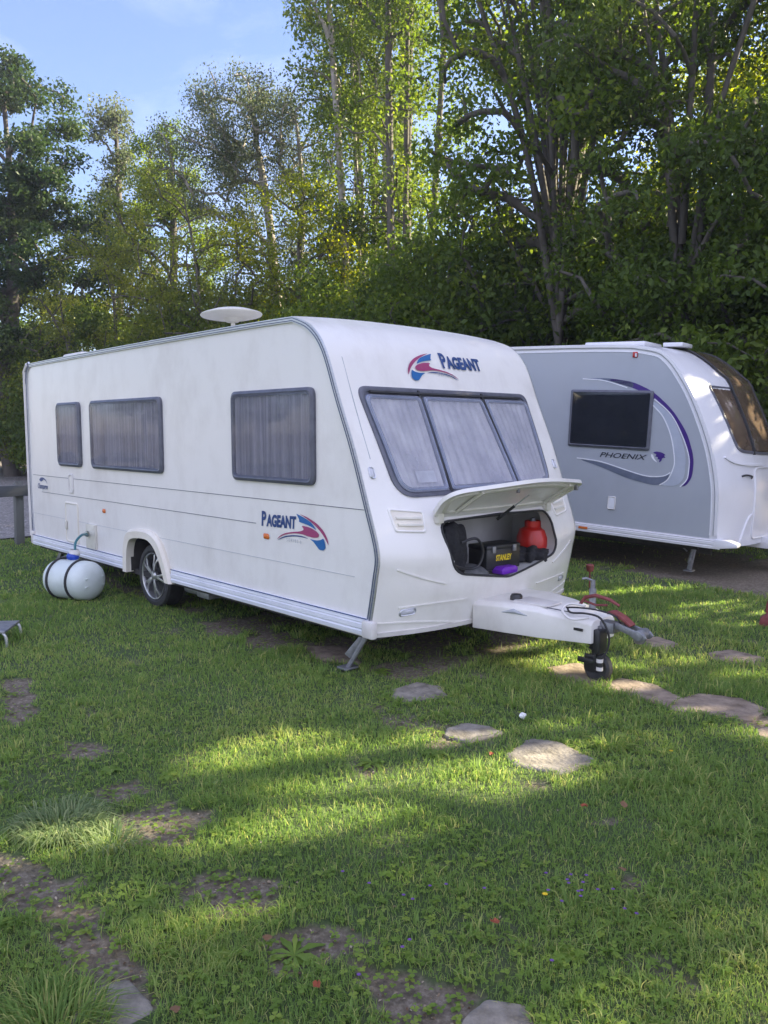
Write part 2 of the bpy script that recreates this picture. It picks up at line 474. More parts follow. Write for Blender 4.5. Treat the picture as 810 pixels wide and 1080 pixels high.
M['raildark'] = flat('blue_grey_rubber_insert', (.10, .12, .19), .5)
# awning rail round the near side (and the far side)
path1 = [p for p in prof1 if not (p[0] > -6.2 and p[1] < .42 and p[0] < -1)]
path1 = [p for p in path1 if p[1] > .40]
pin = []
for i, p in enumerate(path1):
    a = path1[max(i - 1, 0)]; b = path1[min(i + 1, len(path1) - 1)]
    dx, dz = b[0] - a[0], b[1] - a[1]; l = math.hypot(dx, dz) or 1
    pin.append((p[0] - dz / l * .022, p[1] + dx / l * .022))
for fn in (S1, lambda u, v, w: (u, W1 + w, v)):
    mb = MB(); ribbon(mb, pin, fn, .020, .016); o = mb.build('awning_rail', M['alu'], c1)
    mb = MB()
    for dd in (-.009, .010):
        pp = []
        for i, p in enumerate(pin):
            a = pin[max(i - 1, 0)]; b = pin[min(i + 1, len(pin) - 1)]
            dx, dz = b[0] - a[0], b[1] - a[1]; l = math.hypot(dx, dz) or 1
            pp.append((p[0] - dz / l * dd, p[1] + dx / l * dd))
        ribbon(mb, pp, fn, .0028, .0195, base=.01)
    mb.build('rail_insert', M['raildark'], o)
# rear corner mould
mb = MB(); mb.tube([(-6.215, -.006, z) for z in (.42, 1., 1.6, 2.2, 2.40)] + [(-6.12, -.006, 2.475)], .032, 8); mb.build('corner_mould', M['whiteplastic'], c1)
MB().box((-6.23, .03, 2.36), (.05, .10, .09)).build('rear_marker_light', M['redlens'], c1, bevel=.01)

# side panel seams
for z, x0, x1 in ((1.165, -6.12, -.145), (.97, -5.86, -1.42)):
    MB().box(((x0 + x1) / 2, -.0012, z), (x1 - x0, .003, .0045)).build('panel_seam', M['seam'], c1, smooth=False)
MB().box((-3.2, -.0012, .70), (5.9, .0026, .003)).build('panel_seam', M['faint'], c1, smooth=False)

# skirt rails along the bottom, either side of the wheel arch
def skirt(x0, x1, parent, fn=S1, z0=.315, z1=.435, name='skirt_rail', mat='alu2'):
    pr = [(0, z0), (.030, z0 + .004), (.034, z0 + .03), (.026, z0 + .04), (.034, z0 + .05), (.034, z0 + .078), (.024, z0 + .085), (.030, z0 + .095), (.022, z1 - .004), (0, z1)]
    vs = [fn(x, q[1], q[0]) for x in (x0, x1) for q in pr]; n = len(pr)
    fs = [(i, i + 1, n + i + 1, n + i) for i in range(n - 1)] + [tuple(range(n)), tuple(n + i for i in reversed(range(n)))]
    return MB().add(vs, fs).build(name, M[mat], parent, angle=20)
M['alu2'] = noisy('white_grooved_skirt', (.62, .64, .69), (.74, .75, .79), .3, 3)
for x0, x1 in ((-6.14, -3.70), (-2.75, -.10)):
    o = skirt(x0, x1, c1)
    MB().box(((x0 + x1) / 2, -.0325, .436), (x1 - x0, .006, .006)).build('rail_insert', M['navy'], o, smooth=False)
MB().box((-.085, -.02, .365), (.11, .055, .12)).build('corner_cap', M['whiteplastic'], c1, bevel=.015)
MB().box((-6.17, -.012, .40), (.07, .05, .16)).build('corner_cap', M['whiteplastic'], c1, bevel=.02)

# wheel arch moulding
def arch(outer, inner, fn, parent, depth=.05, mat='yellowed'):
    mb = MB(); n = len(outer); vs = []
    mid = [(a[0] * .75 + b[0] * .25, a[1] * .75 + b[1] * .25) for a, b in zip(outer, inner)]
    for pl, o in ((outer, -.002), (outer, depth * .5), (mid, depth), (inner, depth), (inner, -.03)):
        vs += [fn(p[0], p[1], o) for p in pl]
    fs = []
    for k in range(4):
        for j in range(n - 1): fs.append((k * n + j, k * n + j + 1, (k + 1) * n + j + 1, (k + 1) * n + j))
    fs.append((0, n, 2 * n, 3 * n, 4 * n)); fs.append(tuple(reversed((n - 1, 2 * n - 1, 3 * n - 1, 4 * n - 1, 5 * n - 1))))
    return mb.add(vs, fs).build('wheel_arch', M[mat], parent)
ao = catmull([(-3.71, .30), (-3.70, .45), (-3.67, .62), (-3.56, .725), (-3.2, .755), (-2.98, .69), (-2.84, .52), (-2.74, .30)], 5)
ai = catmull([(-3.61, .30), (-3.60, .45), (-3.575, .56), (-3.49, .645), (-3.2, .67), (-3.04, .61), (-2.93, .48), (-2.84, .30)], 5)
arch(ao, ai, S1, c1)

def make_wheel(c, parent, r=.31, side=-1, w=.185):
    """wheel with its axle along Y, outer face towards side"""
    x, y, z = c; ax = (0, side, 0)
    tyre = MB().lathe([(-w, r * .72), (-w, r * .9), (-w * .9, r * .985), (-w * .5, r), (-.02, r * .985), (0, r * .93), (.004, r * .80), (-.012, r * .72), (-.04, r * .70), (-w, r * .68)], c, ax, 48).build('wheel', M['rubber'], parent)
    MB().lathe([(-.012, r * .725), (.004, r * .72), (.0, r * .69), (-.03, r * .66), (-.10, r * .64)], c, ax, 48).build('rim', M['alloy'], tyre)
    mb = MB()
    for k in range(5):
        a = 2 * math.pi * k / 5 + .3
        for da in (-.20, .20):
            p0 = Vector((x + math.sin(a) * .03, y + side * -.006, z + math.cos(a) * .03))
            p1 = Vector((x + math.sin(a + da) * r * .68, y + side * -.014, z + math.cos(a + da) * r * .68))
            pm = Vector((x + math.sin(a + da * .5) * r * .42, y + side * .0, z + math.cos(a + da * .5) * r * .42))
            mb.beam(p0, pm, .026, .02, up=(0, 1, 0)); mb.beam(pm, p1, .024, .018, up=(0, 1, 0))
    mb.lathe([(-.03, .05), (-.002, .048), (.006, .03), (.008, 0)], c, ax, 20)
    mb.build('spokes', M['alloy'], tyre, bevel=.003)
    MB().lathe([(-.07, 0), (-.07, r * .66)], c, ax, 32).build('brake_drum', M['black'], tyre)
    return tyre
make_wheel((-3.21, .035, .305), c1)
make_wheel((-3.21, W1 - .035, .305), c1, side=1)
# under the floor
mb = MB(); mb.box((-3.1, 1.14, .30), (6.0, 2.2, .05)); mb.box((-3.2, .62, .25), (5.6, .05, .10)); mb.box((-3.2, 1.66, .25), (5.6, .05, .10)); mb.tube([(-3.21, .1, .29), (-3.21, 2.18, .29)], .05, 10)
mb.build('chassis', M['under'], c1, smooth=False)
mb = MB(); mb.tube([(-2.78, .16, .24), (-2.50, .16, .24)], .045, 12); mb.box((-2.42, .16, .235), (.20, .12, .07))
mb.build('mover_motor', M['galv'], c1, bevel=.006)

def steady(top, foot, parent):
    mb = MB(); mb.beam(top, foot, .055, .03); d = Vector(foot)
    mb.beam(Vector(top) + Vector((.0, .0, -.0)), Vector(foot) + Vector((0, 0, .09)), .03, .05)
    a = mb.build('corner_steady', M['galv'], parent, bevel=.004)
    MB().box(d + Vector((0, 0, .008)), (.10, .12, .016)).build('foot_pad', M['galv'], a, bevel=.003)
steady((-.24, .16, .34), (-.40, .06, .015), c1)
steady((-.24, 2.12, .34), (-.40, 2.22, .015), c1)
steady((-5.75, .2, .34), (-5.9, .16, .015), c1)

# side windows
def side_window(x0, x1, z0, z1, fn, parent, curtain='curtain', pane='pane', r=.07, fr=.045, proud=.034, folds=True, strip=False):
    outer = roundpoly([(x0, z0), (x1, z0), (x1, z1), (x0, z1)], r, 6)
    inner = roundpoly([(x0 + fr, z0 + fr), (x1 - fr, z0 + fr), (x1 - fr, z1 - fr), (x0 + fr, z1 - fr)], r * .7, 6)
    f = MB().ring(outer, inner, fn, -.002, proud).build('window', M['frame'], parent)
    MB().dome(inset(outer, fr * .5), fn, proud * .9, .006, 4, power=6).build('pane', M[pane], f)
    mb = MB(); nu = max(8, int((x1 - x0) / .006)); vs = []
    for i in range(nu + 1):
        u = x0 + fr * .6 + (x1 - x0 - 1.2 * fr) * i / nu
        o = .010 + (.0045 * math.sin(u * 150) + .003 * math.sin(u * 61 + 1) if folds else 0)
        vs += [fn(u, z0 + fr * .6, o), fn(u, z1 - fr * .6, o)]
    mb.add(vs, [(2 * i, 2 * i + 1, 2 * i + 3, 2 * i + 2) for i in range(nu)])
    mb.build('curtain', M[curtain], f)
    mb = MB()
    if strip: mb.box(((x0 + x1) / 2, fn(0, 0, proud + .004)[1], z1 - fr * .55), (x1 - x0 - .10, .006, .012)).build('drip_strip', M['alu'], f, smooth=False)
    return f
side_window(-1.72, -.66, 1.30, 2.0, S1, c1)
side_window(-4.40, -2.87, 1.30, 2.0, S1, c1)
side_window(-5.29, -4.66, 1.30, 2.0, S1, c1)

# locker doors, sockets and lights on the near side
def hatch(x0, x1, z0, z1, fn, parent, name='service_hatch', mat='yellowed', r=.03):
    o = roundpoly([(x0, z0), (x1, z0), (x1, z1), (x0, z1)], r, 4); i2 = inset(o, .022)
    f = MB().ring(o, i2, fn, -.002, .014).build(name, M[mat], parent)
    MB().dome(i2, fn, .006, .002, 3).build('flap', M['white'], f)
    return f
h = hatch(-5.17, -4.82, .45, .90, S1, c1)
MB().box((-5.13, -.02, .64), (.035, .02, .09)).build('latch', M['cream'], h, bevel=.005)
MB().dome(roundpoly([(-4.58, .43), (-4.36, .43), (-4.36, .70), (-4.58, .70)], .02, 4), S1, .03, .01, 3).build('water_inlet', M['cream'], c1)
MB().box((-4.47, -.014, .565), (.22, .030, .27)).build('inlet_housing', M['cream'], c1, bevel=.004)
h = hatch(-5.05, -4.92, 1.0, 1.22, S1, c1, 'charger_socket', 'whiteplastic', .05)
for x, z in ((-4.17, .865), (-1.28, .88)):
    MB().dome(roundpoly([(x - .04, z - .022), (x + .04, z - .022), (x + .04, z + .022), (x - .04, z + .022)], .02, 5), S1, .004, .012, 3).build('side_reflector', M['orange'], c1)

# decals
SW = dict(maroon_arc=[(.065, .137), (.162, .119), (.269, .085), (.348, .037), (.392, -.017), (.405, -.066), (.386, -.043), (.354, -.004), (.295, .041), (.215, .085), (.134, .116)],
 blue_blade=[(.03, .137), (.134, .110), (.215, .082), (.275, .030), (.215, .052), (.133, .068), (.064, .076), (.071, .09), (.05, .118)],
 maroon_body=[(.091, .053), (.188, .048), (.268, .026), (.301, .004), (.288, -.019), (.227, -.025), (.159, -.019), (.104, -.011), (.02, -.012), (-.081, -.027), (-.155, -.049), (-.216, -.084), (-.17, -.046), (-.096, -.019), (-.009, -.004), (.091, .009), (.126, .026)],
 dark_line=[(-.213, -.089), (-.155, -.060), (-.081, -.037), (.02, -.025), (.104, -.024), (.186, -.040), (.104, -.033), (.02, -.035), (-.081, -.048), (-.155, -.069)],
 blue_foot=[(.186, -.037), (.267, -.042), (.321, -.032), (.347, -.017), (.366, -.053), (.372, -.086), (.346, -.107), (.3, -.106), (.267, -.08), (.234, -.054)])
SM = dict(maroon_arc='maroon', blue_blade='blue', maroon_body='maroon', dark_line='navy', blue_foot='blue')
def chaikin(poly, k=2):
    for _ in range(k):
        out = []
        for i in range(len(poly)):
            a, b = poly[i], poly[(i + 1) % len(poly)]
            out += [(a[0] * .8 + b[0] * .2, a[1] * .8 + b[1] * .2), (a[0] * .2 + b[0] * .8, a[1] * .2 + b[1] * .8)]
        poly = out
    return poly
def decal(mb, poly, fn, off, mi, sub=True):
    poly = chaikin(poly, 2)
    tri = tessellate_polygon([[Vector((p[0], p[1], 0)) for p in poly]])
    vs = [Vector((p[0], p[1])) for p in poly]; fs = [tuple(t) for t in tri]
    mb.add([fn(v[0], v[1], off) for v in vs], fs, mi)
def swoosh(fn, cx, cz, s, parent, mirror=1):
    mats = [M['maroon'], M['blue'], M['navy']]; mb = MB()
    for k, pl in SW.items():
        pts = [(cx + mirror * (p[0] - .095) * s, cz + (p[1] - .015) * s) for p in pl]
        decal(mb, pts, fn, .009 if mirror < 0 else .004, {'maroon': 0, 'blue': 1, 'navy': 2}[SM[k]])
    return mb.build('emblem', mats, parent, smooth=False, fix=False)
def letter(vs, fs, fn, u0, v0, parent, mat, rot=0., off=.004, name='lettering'):
    c, s = math.cos(rot), math.sin(rot)
    mb = MB().add([fn(u0 + v[0] * c - v[1] * s, v0 + v[0] * s + v[1] * c, off) for v in vs], fs)
    return mb.build(name, M[mat], parent, smooth=False, fix=False)
swoosh(S1, -.93 + .095, .965, 1.0, c1)
vs, fs = small_caps('P', 'AGEANT', .155, .78, .12, .62, .006)
w_ = max(v[0] for v in vs); vs = [(v[0] * .45 / w_, v[1]) for v in vs]
letter(vs, fs, S1, -1.345, .962, c1, 'navy', .03)
vs, fs = text_tris('S E R I E S  6', .035, 0, 0); letter(vs, fs, S1, -1.02, .868, c1, 'faint', .0)
# front emblem
swoosh(F1, 1.01, 2.18, .92, c1, -1)
vs, fs = small_caps('P', 'AGEANT', .165, .80, .0, .62, .006)
w_ = max(v[0] for v in vs); vs = [(v[0] * .48 / w_, v[1]) for v in vs]
letter(vs, fs, F1, 1.14, 2.185, c1, 'navy', 0, .010)
vs, fs = text_tris('S E R I E S  6', .035, 0, 0); letter(vs, fs, F1, 1.06, 2.115, c1, 'faint', 0, .010)
# small model badge at the rear
mb = MB(); decal(mb, [(-5.93, 1.11), (-5.88, 1.14), (-5.80, 1.145), (-5.72, 1.12), (-5.665, 1.06), (-5.72, 1.105), (-5.79, 1.125), (-5.83, 1.10), (-5.88, 1.09)], S1, .004, 0)
mb.build('emblem', M['navy'], c1, smooth=False)
vs, fs = text_tris('Champagne', .085, .25, .002); w_ = max(v[0] for v in vs)
letter([(v[0] * .31 / w_, v[1]) for v in vs], fs, S1, -5.98, 1.01, c1, 'navy')

# front window: one recessed surround, three panes
def fpoly(l0, l1, r1, r0, z0, z1, r): return roundpoly([(l0, z0), (r0, z0), (r1, z1), (l1, z1)], r, 6)
WO = roundpoly([(.235, 1.235), (2.045, 1.235), (2.115, 2.005), (.165, 2.005)], [.16, .16, .09, .09], 8)
def dens(poly, k=4):
    out = []
    for i in range(len(poly)):
        a = poly[i]; b = poly[(i + 1) % len(poly)]; L = math.dist(a, b); m = max(1, int(L / .08))
        for j in range(m): out.append((a[0] + (b[0] - a[0]) * j / m, a[1] + (b[1] - a[1]) * j / m))
    return out
WOd = dens(WO); WId = inset(WOd, .035)
fw = MB().ring(WOd, WId, F1, -.004, .020).build('front_window', M['frame'], c1)
MB().dome(inset(WOd, .02), F1, .004, .0, 6).build('surround', M['frame'], fw)
def front_pane(l0, l1, r1, r0, z0, z1, rr):
    P = dens(roundpoly([(l0, z0), (r0, z0), (r1, z1), (l1, z1)], rr, 6)); I = inset(P, .028)
    f = MB().ring(P, I, F1, .004, .036).build('pane_frame', M['panerim'], fw)
    MB().dome(P, F1, .030, .012, 6, power=6).build('pane', M['frontpane'], f)
    mb = MB(); nu = 70; nv = 8; vs = []
    for i in range(nu + 1):
        t = i / nu
        for j in range(nv + 1):
            s = j / nv; z = z0 + .03 + (z1 - z0 - .06) * s
            a = l0 + (l1 - l0) * s + .035; b = r0 + (r1 - r0) * s - .035
            y = a + (b - a) * t
            vs.append(F1(y, z, .014 + .009 * math.sin(t * 47) * (.4 + .6 * abs(2 * t - 1))))
    fs = [(i * (nv + 1) + j, i * (nv + 1) + j + 1, (i + 1) * (nv + 1) + j + 1, (i + 1) * (nv + 1) + j) for i in range(nu) for j in range(nv)]
    mb.add(vs, fs).build('curtain', M['blind'], f)
    return f
M['panerim'] = noisy('bluish_pane_rim', (.16, .19, .27), (.24, .27, .35), .2, 9)
front_pane(.275, .205, .765, .72, 1.27, 1.945, [.11, .03, .03, .06])
front_pane(.755, .80, 1.48, 1.525, 1.27, 1.945, .03)
front_pane(1.56, 1.515, 2.075, 2.005, 1.27, 1.945, [.03, .11, .06, .03])
mb = MB(); ribbon(mb, [(.27 + 1.74 * i / 20, 1.968) for i in range(21)], F1, .007, .030); mb.build('window_hinge_rail', M['rubber'], fw)
for yy in (.765, 1.50):
    mb = MB(); ribbon(mb, [(yy - .027 * (1.95 - z) / .7 * (1 if yy < 1 else -1), z) for z in (1.26, 1.4, 1.6, 1.8, 1.99)], F1, .010, .026); mb.build('window_divider', M['rubber'], fw)
MB().prism([(.44, 1.33), (.62, 1.33), (.62, 1.41), (.44, 1.41)], .0275, .0285, F1).build('window_sticker', M['whitedecal'], fw, smooth=False)

# front mould details
mb = MB(); ribbon(mb, [(.115, 2.46), (.115, 2.2), (.112, 2.0), (.10, 1.7), (.10, 1.5)], F1, .002, .003); mb.build('panel_seam', M['faint'], c1)
for s_ in (0, 1):
    m_ = (lambda y: y) if s_ == 0 else (lambda y: W1 - y)
    FM = (lambda u, v, w: F1(W1 - u, v, w)) if s_ else F1
    oval = roundpoly([(.055, 1.37), (.105, 1.37), (.105, 1.45), (.055, 1.45)], .03, 6)
    f = MB().ring(oval, inset(oval, .008), FM, -.004, .012).build('front_marker_light', M['alu'], c1); MB().dome(inset(oval, .006), FM, .004, .010, 3).build('lens', M['clear'], f)
    oval = roundpoly([(.17, .435), (.29, .445), (.29, .495), (.17, .485)], .03, 6)
    f = MB().ring(oval, inset(oval, .008), FM, -.004, .012).build('fog_light', M['alu'], c1); MB().dome(inset(oval, .006), FM, .004, .010, 3).build('lens', M['clear'], f)
    rp = dens(roundpoly([(.135, 1.02), (.37, 1.0), (.40, 1.14), (.12, 1.175)], .02, 4))
    f = MB().ring(rp, inset(rp, .014), FM, -.004, .013).build('grab_recess', M['white'], c1)
    MB().dome(inset(rp, .012), FM, .0045, .0, 3).build('recess_panel', M['yellowed'], f)
    for z in (1.055, 1.10):
        mb = MB(); ribbon(mb, [(.165, z + .012), (.27, z + .004), (.36, z)], FM, .007, .016); mb.build('louvre', M['cream'], f)
    for pl in ([(.12, .77), (.3, .70), (.50, .64)], [(.16, .50), (.45, .505), (.72, .50)], [(.03, .40), (.3, .385), (.6, .345), (.85, .31)]):
        mb = MB(); ribbon(mb, catmull(pl, 4), FM, .005, .007); mb.build('moulded_crease', M['white'], c1)
# lower lip
mb = MB(); ribbon(mb, [(0.02 + 2.24 * i / 30, .318 - .0 * wy(.02 + 2.24 * i / 30)) for i in range(31)], F1, .016, .012); mb.build('bumper_lip', M['whiteplastic'], c1)

# locker opening seal, floor and lid
LOd = dens(LO)
mb = MB(); mb.tube([F1(p[0], p[1], .002) for p in LOd], .009, 6, closed=True); mb.build('locker_seal', M['rubber'], c1)
th = R(39); hx, hz = .10, 1.105
def LIDF(u, v, w):
    k = .045 * wy(u)            # nose of the lid follows the pointed front
    t = th - .25 * (v / .4)      # lid curves over towards its edge
    x = Fx(u, 1.1) + .015 + math.cos(th) * v + .06 * (v / .4) ** 2 - math.sin(t) * w
    z = hz + math.sin(th) * v - .02 * (v / .4) ** 2 + math.cos(t) * w
    return (x, u, z + 0)
lp = dens(roundpoly([(.45, 0), (1.83, 0), (1.97, .31), (1.16, .43), (.33, .31)], [.05, .05, .16, .25, .16], 6))
mb = MB(); n_ = len(lp); rings = 7; vs = []; fs = []
cx_, cy_ = 1.14, .2
for sgn, o_ in ((1, .014), (-1, -.014)):
    b_ = len(vs)
    for k in range(rings):
        t = 1 - k / rings
        for p in lp:
            vs.append(LIDF(cx_ + (p[0] - cx_) * t, cy_ + (p[1] - cy_) * t, o_ + (.012 if sgn < 0 else .010) * (1 - t ** 4)))
    vs.append(LIDF(cx_, cy_, o_ + .010))
    for k in range(rings - 1):
        for j in range(n_):
            j2 = (j + 1) % n_
            f = (b_ + k * n_ + j, b_ + k * n_ + j2, b_ + (k + 1) * n_ + j2, b_ + (k + 1) * n_ + j)
            fs.append(f if sgn > 0 else f[::-1])
    for j in range(n_): fs.append((b_ + (rings - 1) * n_ + j, b_ + (rings - 1) * n_ + (j + 1) % n_, b_ + rings * n_))
B2 = rings * n_ + 1
for j in range(n_): fs.append((j, (j + 1) % n_, B2 + (j + 1) % n_, B2 + j))
lid = mb.add(vs, fs).build('locker_lid', M['white'], c1, angle=50)
li = inset(lp, .05)
MB().ring(li, inset(li, .03), lambda u, v, w: LIDF(u, v, -.004 - w), .0, .014).build('inner_rib', M['cream'], lid)
for u in (.62, 1.66): MB().beam(LIDF(u, .06, -.02), LIDF(u, .32, -.018), .025, .02).build('stiffener', M['cream'], lid)
for u in (.50, 1.78): MB().box(LIDF(u, .0, -.02), (.05, .06, .07)).build('hinge', M['cream'], lid, bevel=.006)
MB().box(LIDF(1.80, .29, -.03), (.03, .02, .04)).build('latch', M['galv'], lid, bevel=.003); MB().box(LIDF(.98, .32, -.025), (.02, .02, .03)).build('latch', M['galv'], lid, bevel=.003)
a_ = Vector(LIDF(1.20, .25, -.03)); b_ = Vector((Fx(1.12, 1.06) + .0, 1.12, 1.035))
mb = MB(); mb.tube([b_, b_.lerp(a_, .55)], .011, 8); mb.build('gas_strut', M['black'], lid); mb = MB(); mb.tube([b_.lerp(a_, .5), a_], .005, 8); mb.build('strut_rod', M['alu'], lid)
mb = MB(); mb.tube([F1(y, 1.068, .012) for y in (.75, .9, 1.0, 1.12, 1.2)], .008, 6); mb.build('strut_bracket', M['black'], c1)

# A-frame cover and hitch
def cov(z, x): return z
st = [(.12, .80, .275, .475), (.36, .845, .275, .49), (.62, .905, .275, .485), (.98, .995, .285, .44)]   # x, near y, z0, z1
mb = MB(); vs = []
for x, y, z0, z1 in st:
    y2 = W1 - y
    vs += [(x, y, z0), (x, y - .002, z1 - .03), (x, y + .03, z1), (x, y2 - .03, z1), (x, y2 + .002, z1 - .03), (x, y2, z0)]
fs = [(i * 6 + j, i * 6 + (j + 1) % 6, (i + 1) * 6 + (j + 1) % 6, (i + 1) * 6 + j) for i in range(3) for j in range(6)] + [tuple(range(6)), tuple(18 + j for j in reversed(range(6)))]
cover = mb.add(vs, fs).build('hitch_cover', M['white'], c1, bevel=.008)
mb = MB(); mb.tube([(.34, .845, .42), (.44, .862, .44), (.54, .888, .42)], [.004, .018, .004], 8); mb.build('hand_hold', M['faint'], cover)
MB().lathe([(0, .045), (.03, .045), (.045, .035), (.05, 0)], (.36, 1.0, .485), (0, 0, 1), 10).build('cap', M['black'], cover)
MB().box((.52, 1.03, .492), (.28, .18, .016)).build('cover_step', M['whiteplastic'], cover, bevel=.004)
MB().box((.885, .968, .375), (.09, .008, .018)).build('rating_label', M['black'], cover, smooth=False)
MB().box((.66, .945, .488), (.34, .004, .006)).build('panel_seam', M['seam'], cover, smooth=False)
mb = MB(); mb.beam((.30, .93, .36), (1.0, 1.10, .36), .05, .07); mb.beam((.30, 1.35, .36), (1.0, 1.18, .36), .05, .07); mb.build('drawbar', M['galv'], c1)
hd = MB(); hd.box((1.01, 1.14, .39), (.14, .09, .07)); hd.tube([(.98, 1.14, .40), (1.06, 1.14, .405), (1.12, 1.14, .41)], .03, 12)
for dy in (-.045, .045):
    hd.prism([(1.10, .44), (1.18, .42), (1.30, .395), (1.32, .37), (1.29, .345), (1.24, .345), (1.20, .37), (1.10, .395)], 1.14 + dy - .008, 1.14 + dy + .008, lambda u, v, w: (u, w, v))
hd.lathe([(-.06, 0), (-.06, .035), (.06, .035), (.06, 0)], (1.26, 1.14, .378), (0, 1, 0), 20)
hd.lathe([(-.03, .0), (-.028, .03), (.0, .042), (.03, .035), (.03, .0)], (1.245, 1.14, .345), (0, 0, 1), 20)
hd.build('coupling_head', M['galv'], c1, bevel=.004)
hd = MB()
hd.prism([(1.02, .495), (1.06, .505), (1.14, .475), (1.20, .43), (1.19, .415), (1.13, .45), (1.05, .480), (1.02, .475)], 1.105, 1.175, lambda u, v, w: (u, w, v))
hd.build('coupling_handle', M['red'], c1, bevel=.008)
mb = MB(); mb.tube([(.84, 1.07, .52), (.88, 1.07, .575), (.96, 1.07, .60), (1.06, 1.075, .585), (1.13, 1.08, .555)], [.011, .014, .013, .012, .009], 10); mb.tube([(.88, 1.07, .55), (.96, 1.07, .535), (1.04, 1.08, .545)], .008, 8); mb.build('handbrake_lever', M['red'], c1)
mb = MB()
mb.tube([(.82, 1.26, .34), (.82, 1.26, .60)], .024, 12); mb.tube([(.82, 1.26, .60), (.82, 1.26, .66)], .016, 10); mb.tube([(.82, 1.26, .655), (.79, 1.22, .675), (.77, 1.20, .67)], .008, 8)
jk = mb.build('jockey_post', M['galv'], c1)
mb = MB(); mb.tube([(.93, 1.13, .36), (.93, 1.13, .18)], .026, 12); mb.box((.93, 1.085, .13), (.10, .008, .12)); mb.box((.93, 1.175, .13), (.10, .008, .12)); mb.box((.935, 1.04, .155), (.16, .02, .035)); mb.build('jockey_stem', M['black'], jk, bevel=.003)
MB().lathe([(-.035, .03), (-.035, .085), (-.02, .10), (.02, .10), (.035, .085), (.035, .03)], (.955, 1.13, .10), (0, 1, 0), 28).build('jockey_wheel', M['rubber'], jk)
mb = MB()
mb.box((1.00, 1.07, .30), (.05, .10, .16)); mb.box((.99, 1.05, .24), (.02, .06, .26))
mb.build('hitch_bracket', M['black'], c1, bevel=.006)
MB().lathe([(i_ * .011, .052 if i_ % 2 else .040) for i_ in range(15)], (.955, 1.10, .225), (0, 0, 1), 20).build('bellows', M['rubber'], c1)
mb = MB()
mb.tube(catmull([(.80, .98, .505), (.86, .93, .49), (.97, .94, .50), (1.04, 1.0, .47), (1.08, 1.04, .36), (1.07, 1.05, .26), (1.04, 1.04, .20)], 5), .007, 8)
mb.tube(catmull([(.78, 1.0, .50), (.90, .96, .525), (1.02, 1.02, .515), (1.10, 1.10, .47), (1.12, 1.14, .38)], 5), .006, 8)
mb.build('cable', M['rubber'], c1)
mb = MB(); mb.tube(catmull([(.98, .96, .47), (.88, .90, .455), (.80, .92, .50), (.82, .98, .535), (.93, .99, .535)], 6), .009, 8); mb.build('breakaway_cable', M['whiteplastic'], c1)
mb = MB(); mb.tube([(1.02, 1.04, .21), (1.02, 1.04, .115)], .021, 14); mb.build('road_plug', M['black'], c1)
for z_ in (.175, .12): MB().tube([(1.02, 1.04, z_ + .012), (1.02, 1.04, z_ - .012)], .023, 14).build('plug_collar', M['whiteplastic'], c1)

# roof fittings
dish = MB().lathe([(0, 0), (.0, .12), (.012, .20), (.028, .265), (.036, .272), (.044, .265), (.075, .17), (.092, .08), (.095, 0)], (-2.36, .42, 2.675), (-.06, .0, 1), 36).build('aerial_dish', M['cream'], c1)
mb = MB(); mb.tube([(-2.34, .42, 2.53), (-2.34, .42, 2.68)], .02, 10); mb.lathe([(0, .07), (.02, .065), (.04, .03)], (-2.34, .42, 2.535), (0, 0, 1), 18); mb.lathe([(0, 0), (.0, .05), (.04, .10)], (-2.35, .42, 2.645), (0, 0, 1), 18)
mb.build('aerial_mast', M['cream'], dish)
MB().box((-5.75, .62, 2.57), (.55, .5, .09)).build('roof_vent', M['whiteplastic'], c1, bevel=.03)
MB().box((-3.6, 1.3, 2.56), (.6, .6, .07)).build('roof_vent', M['whiteplastic'], c1, bevel=.03)

# ------------------------------------------------------------------ things inside the open locker (their own things)
FL = .60
gb = empty('gas_bottle', (-.085, 1.80, FL), label='red gas bottle standing in the right end of the open front locker', cat='gas bottle')
o = MB().lathe([(0, 0), (.0, .10), (.02, .13), (.06, .145), (.25, .145), (.32, .12), (.36, .05), (.37, 0)], (0, 0, 0), (0, 0, 1), 32).build('bottle', M['bottle'], gb)
MB().lathe([(.34, .03), (.42, .028), (.43, 0)], (0, 0, 0), (0, 0, 1), 16).build('valve', M['galv'], gb)
MB().lathe([(.33, .075), (.40, .075), (.40, .068), (.34, .068)], (0, 0, 0), (0, 0, 1), 20).build('collar', M['bottle'], gb)
bg = empty('bag', (-.05, .70, FL), label='soft black bag with a looped strap at the left end of the locker', cat='bag')
bm = bmesh.new(); bmesh.ops.create_icosphere(bm, subdivisions=4, radius=1)
for v in bm.verts:
    p = v.co; k = 1 + .10 * math.sin(p.x * 7 + p.z * 5) + .06 * math.sin(p.y * 13 + p.x * 4)
    sq = lambda t: math.copysign(abs(t) ** .75, t)
    v.co = Vector((sq(p.x) * .12 * k, sq(p.y) * .155 * k, .235 + sq(p.z) * .20 * k))
me = bpy.data.meshes.new('bag_body'); bm.to_mesh(me); bm.free(); me.materials.append(M['fabric']); me.polygons.foreach_set('use_smooth', [True] * len(me.polygons))
link('bag_body', me, bg)
mb = MB(); mb.tube(catmull([(.13, .02, .30), (.17, .14, .32), (.18, .20, .22), (.17, .16, .12), (.15, .05, .11), (.14, -.06, .14)], 6), .010, 8); mb.build('strap', M['black'], bg)
MB().box((.15, -.10, .16), (.02, .03, .05)).build('buckle', M['whiteplastic'], bg, bevel=.003)
tb = empty('toolbox', (-.02, 1.22, FL + .02), R(-6), label='dark blue-black toolbox with yellow STANLEY lettering in the middle of the locker', cat='toolbox')
rt_ = Matrix.Rotation(R(-12), 3, 'X')
MB().box((0, 0, .11), (.20, .36, .16)).build('case', M['black'], tb, bevel=.012)
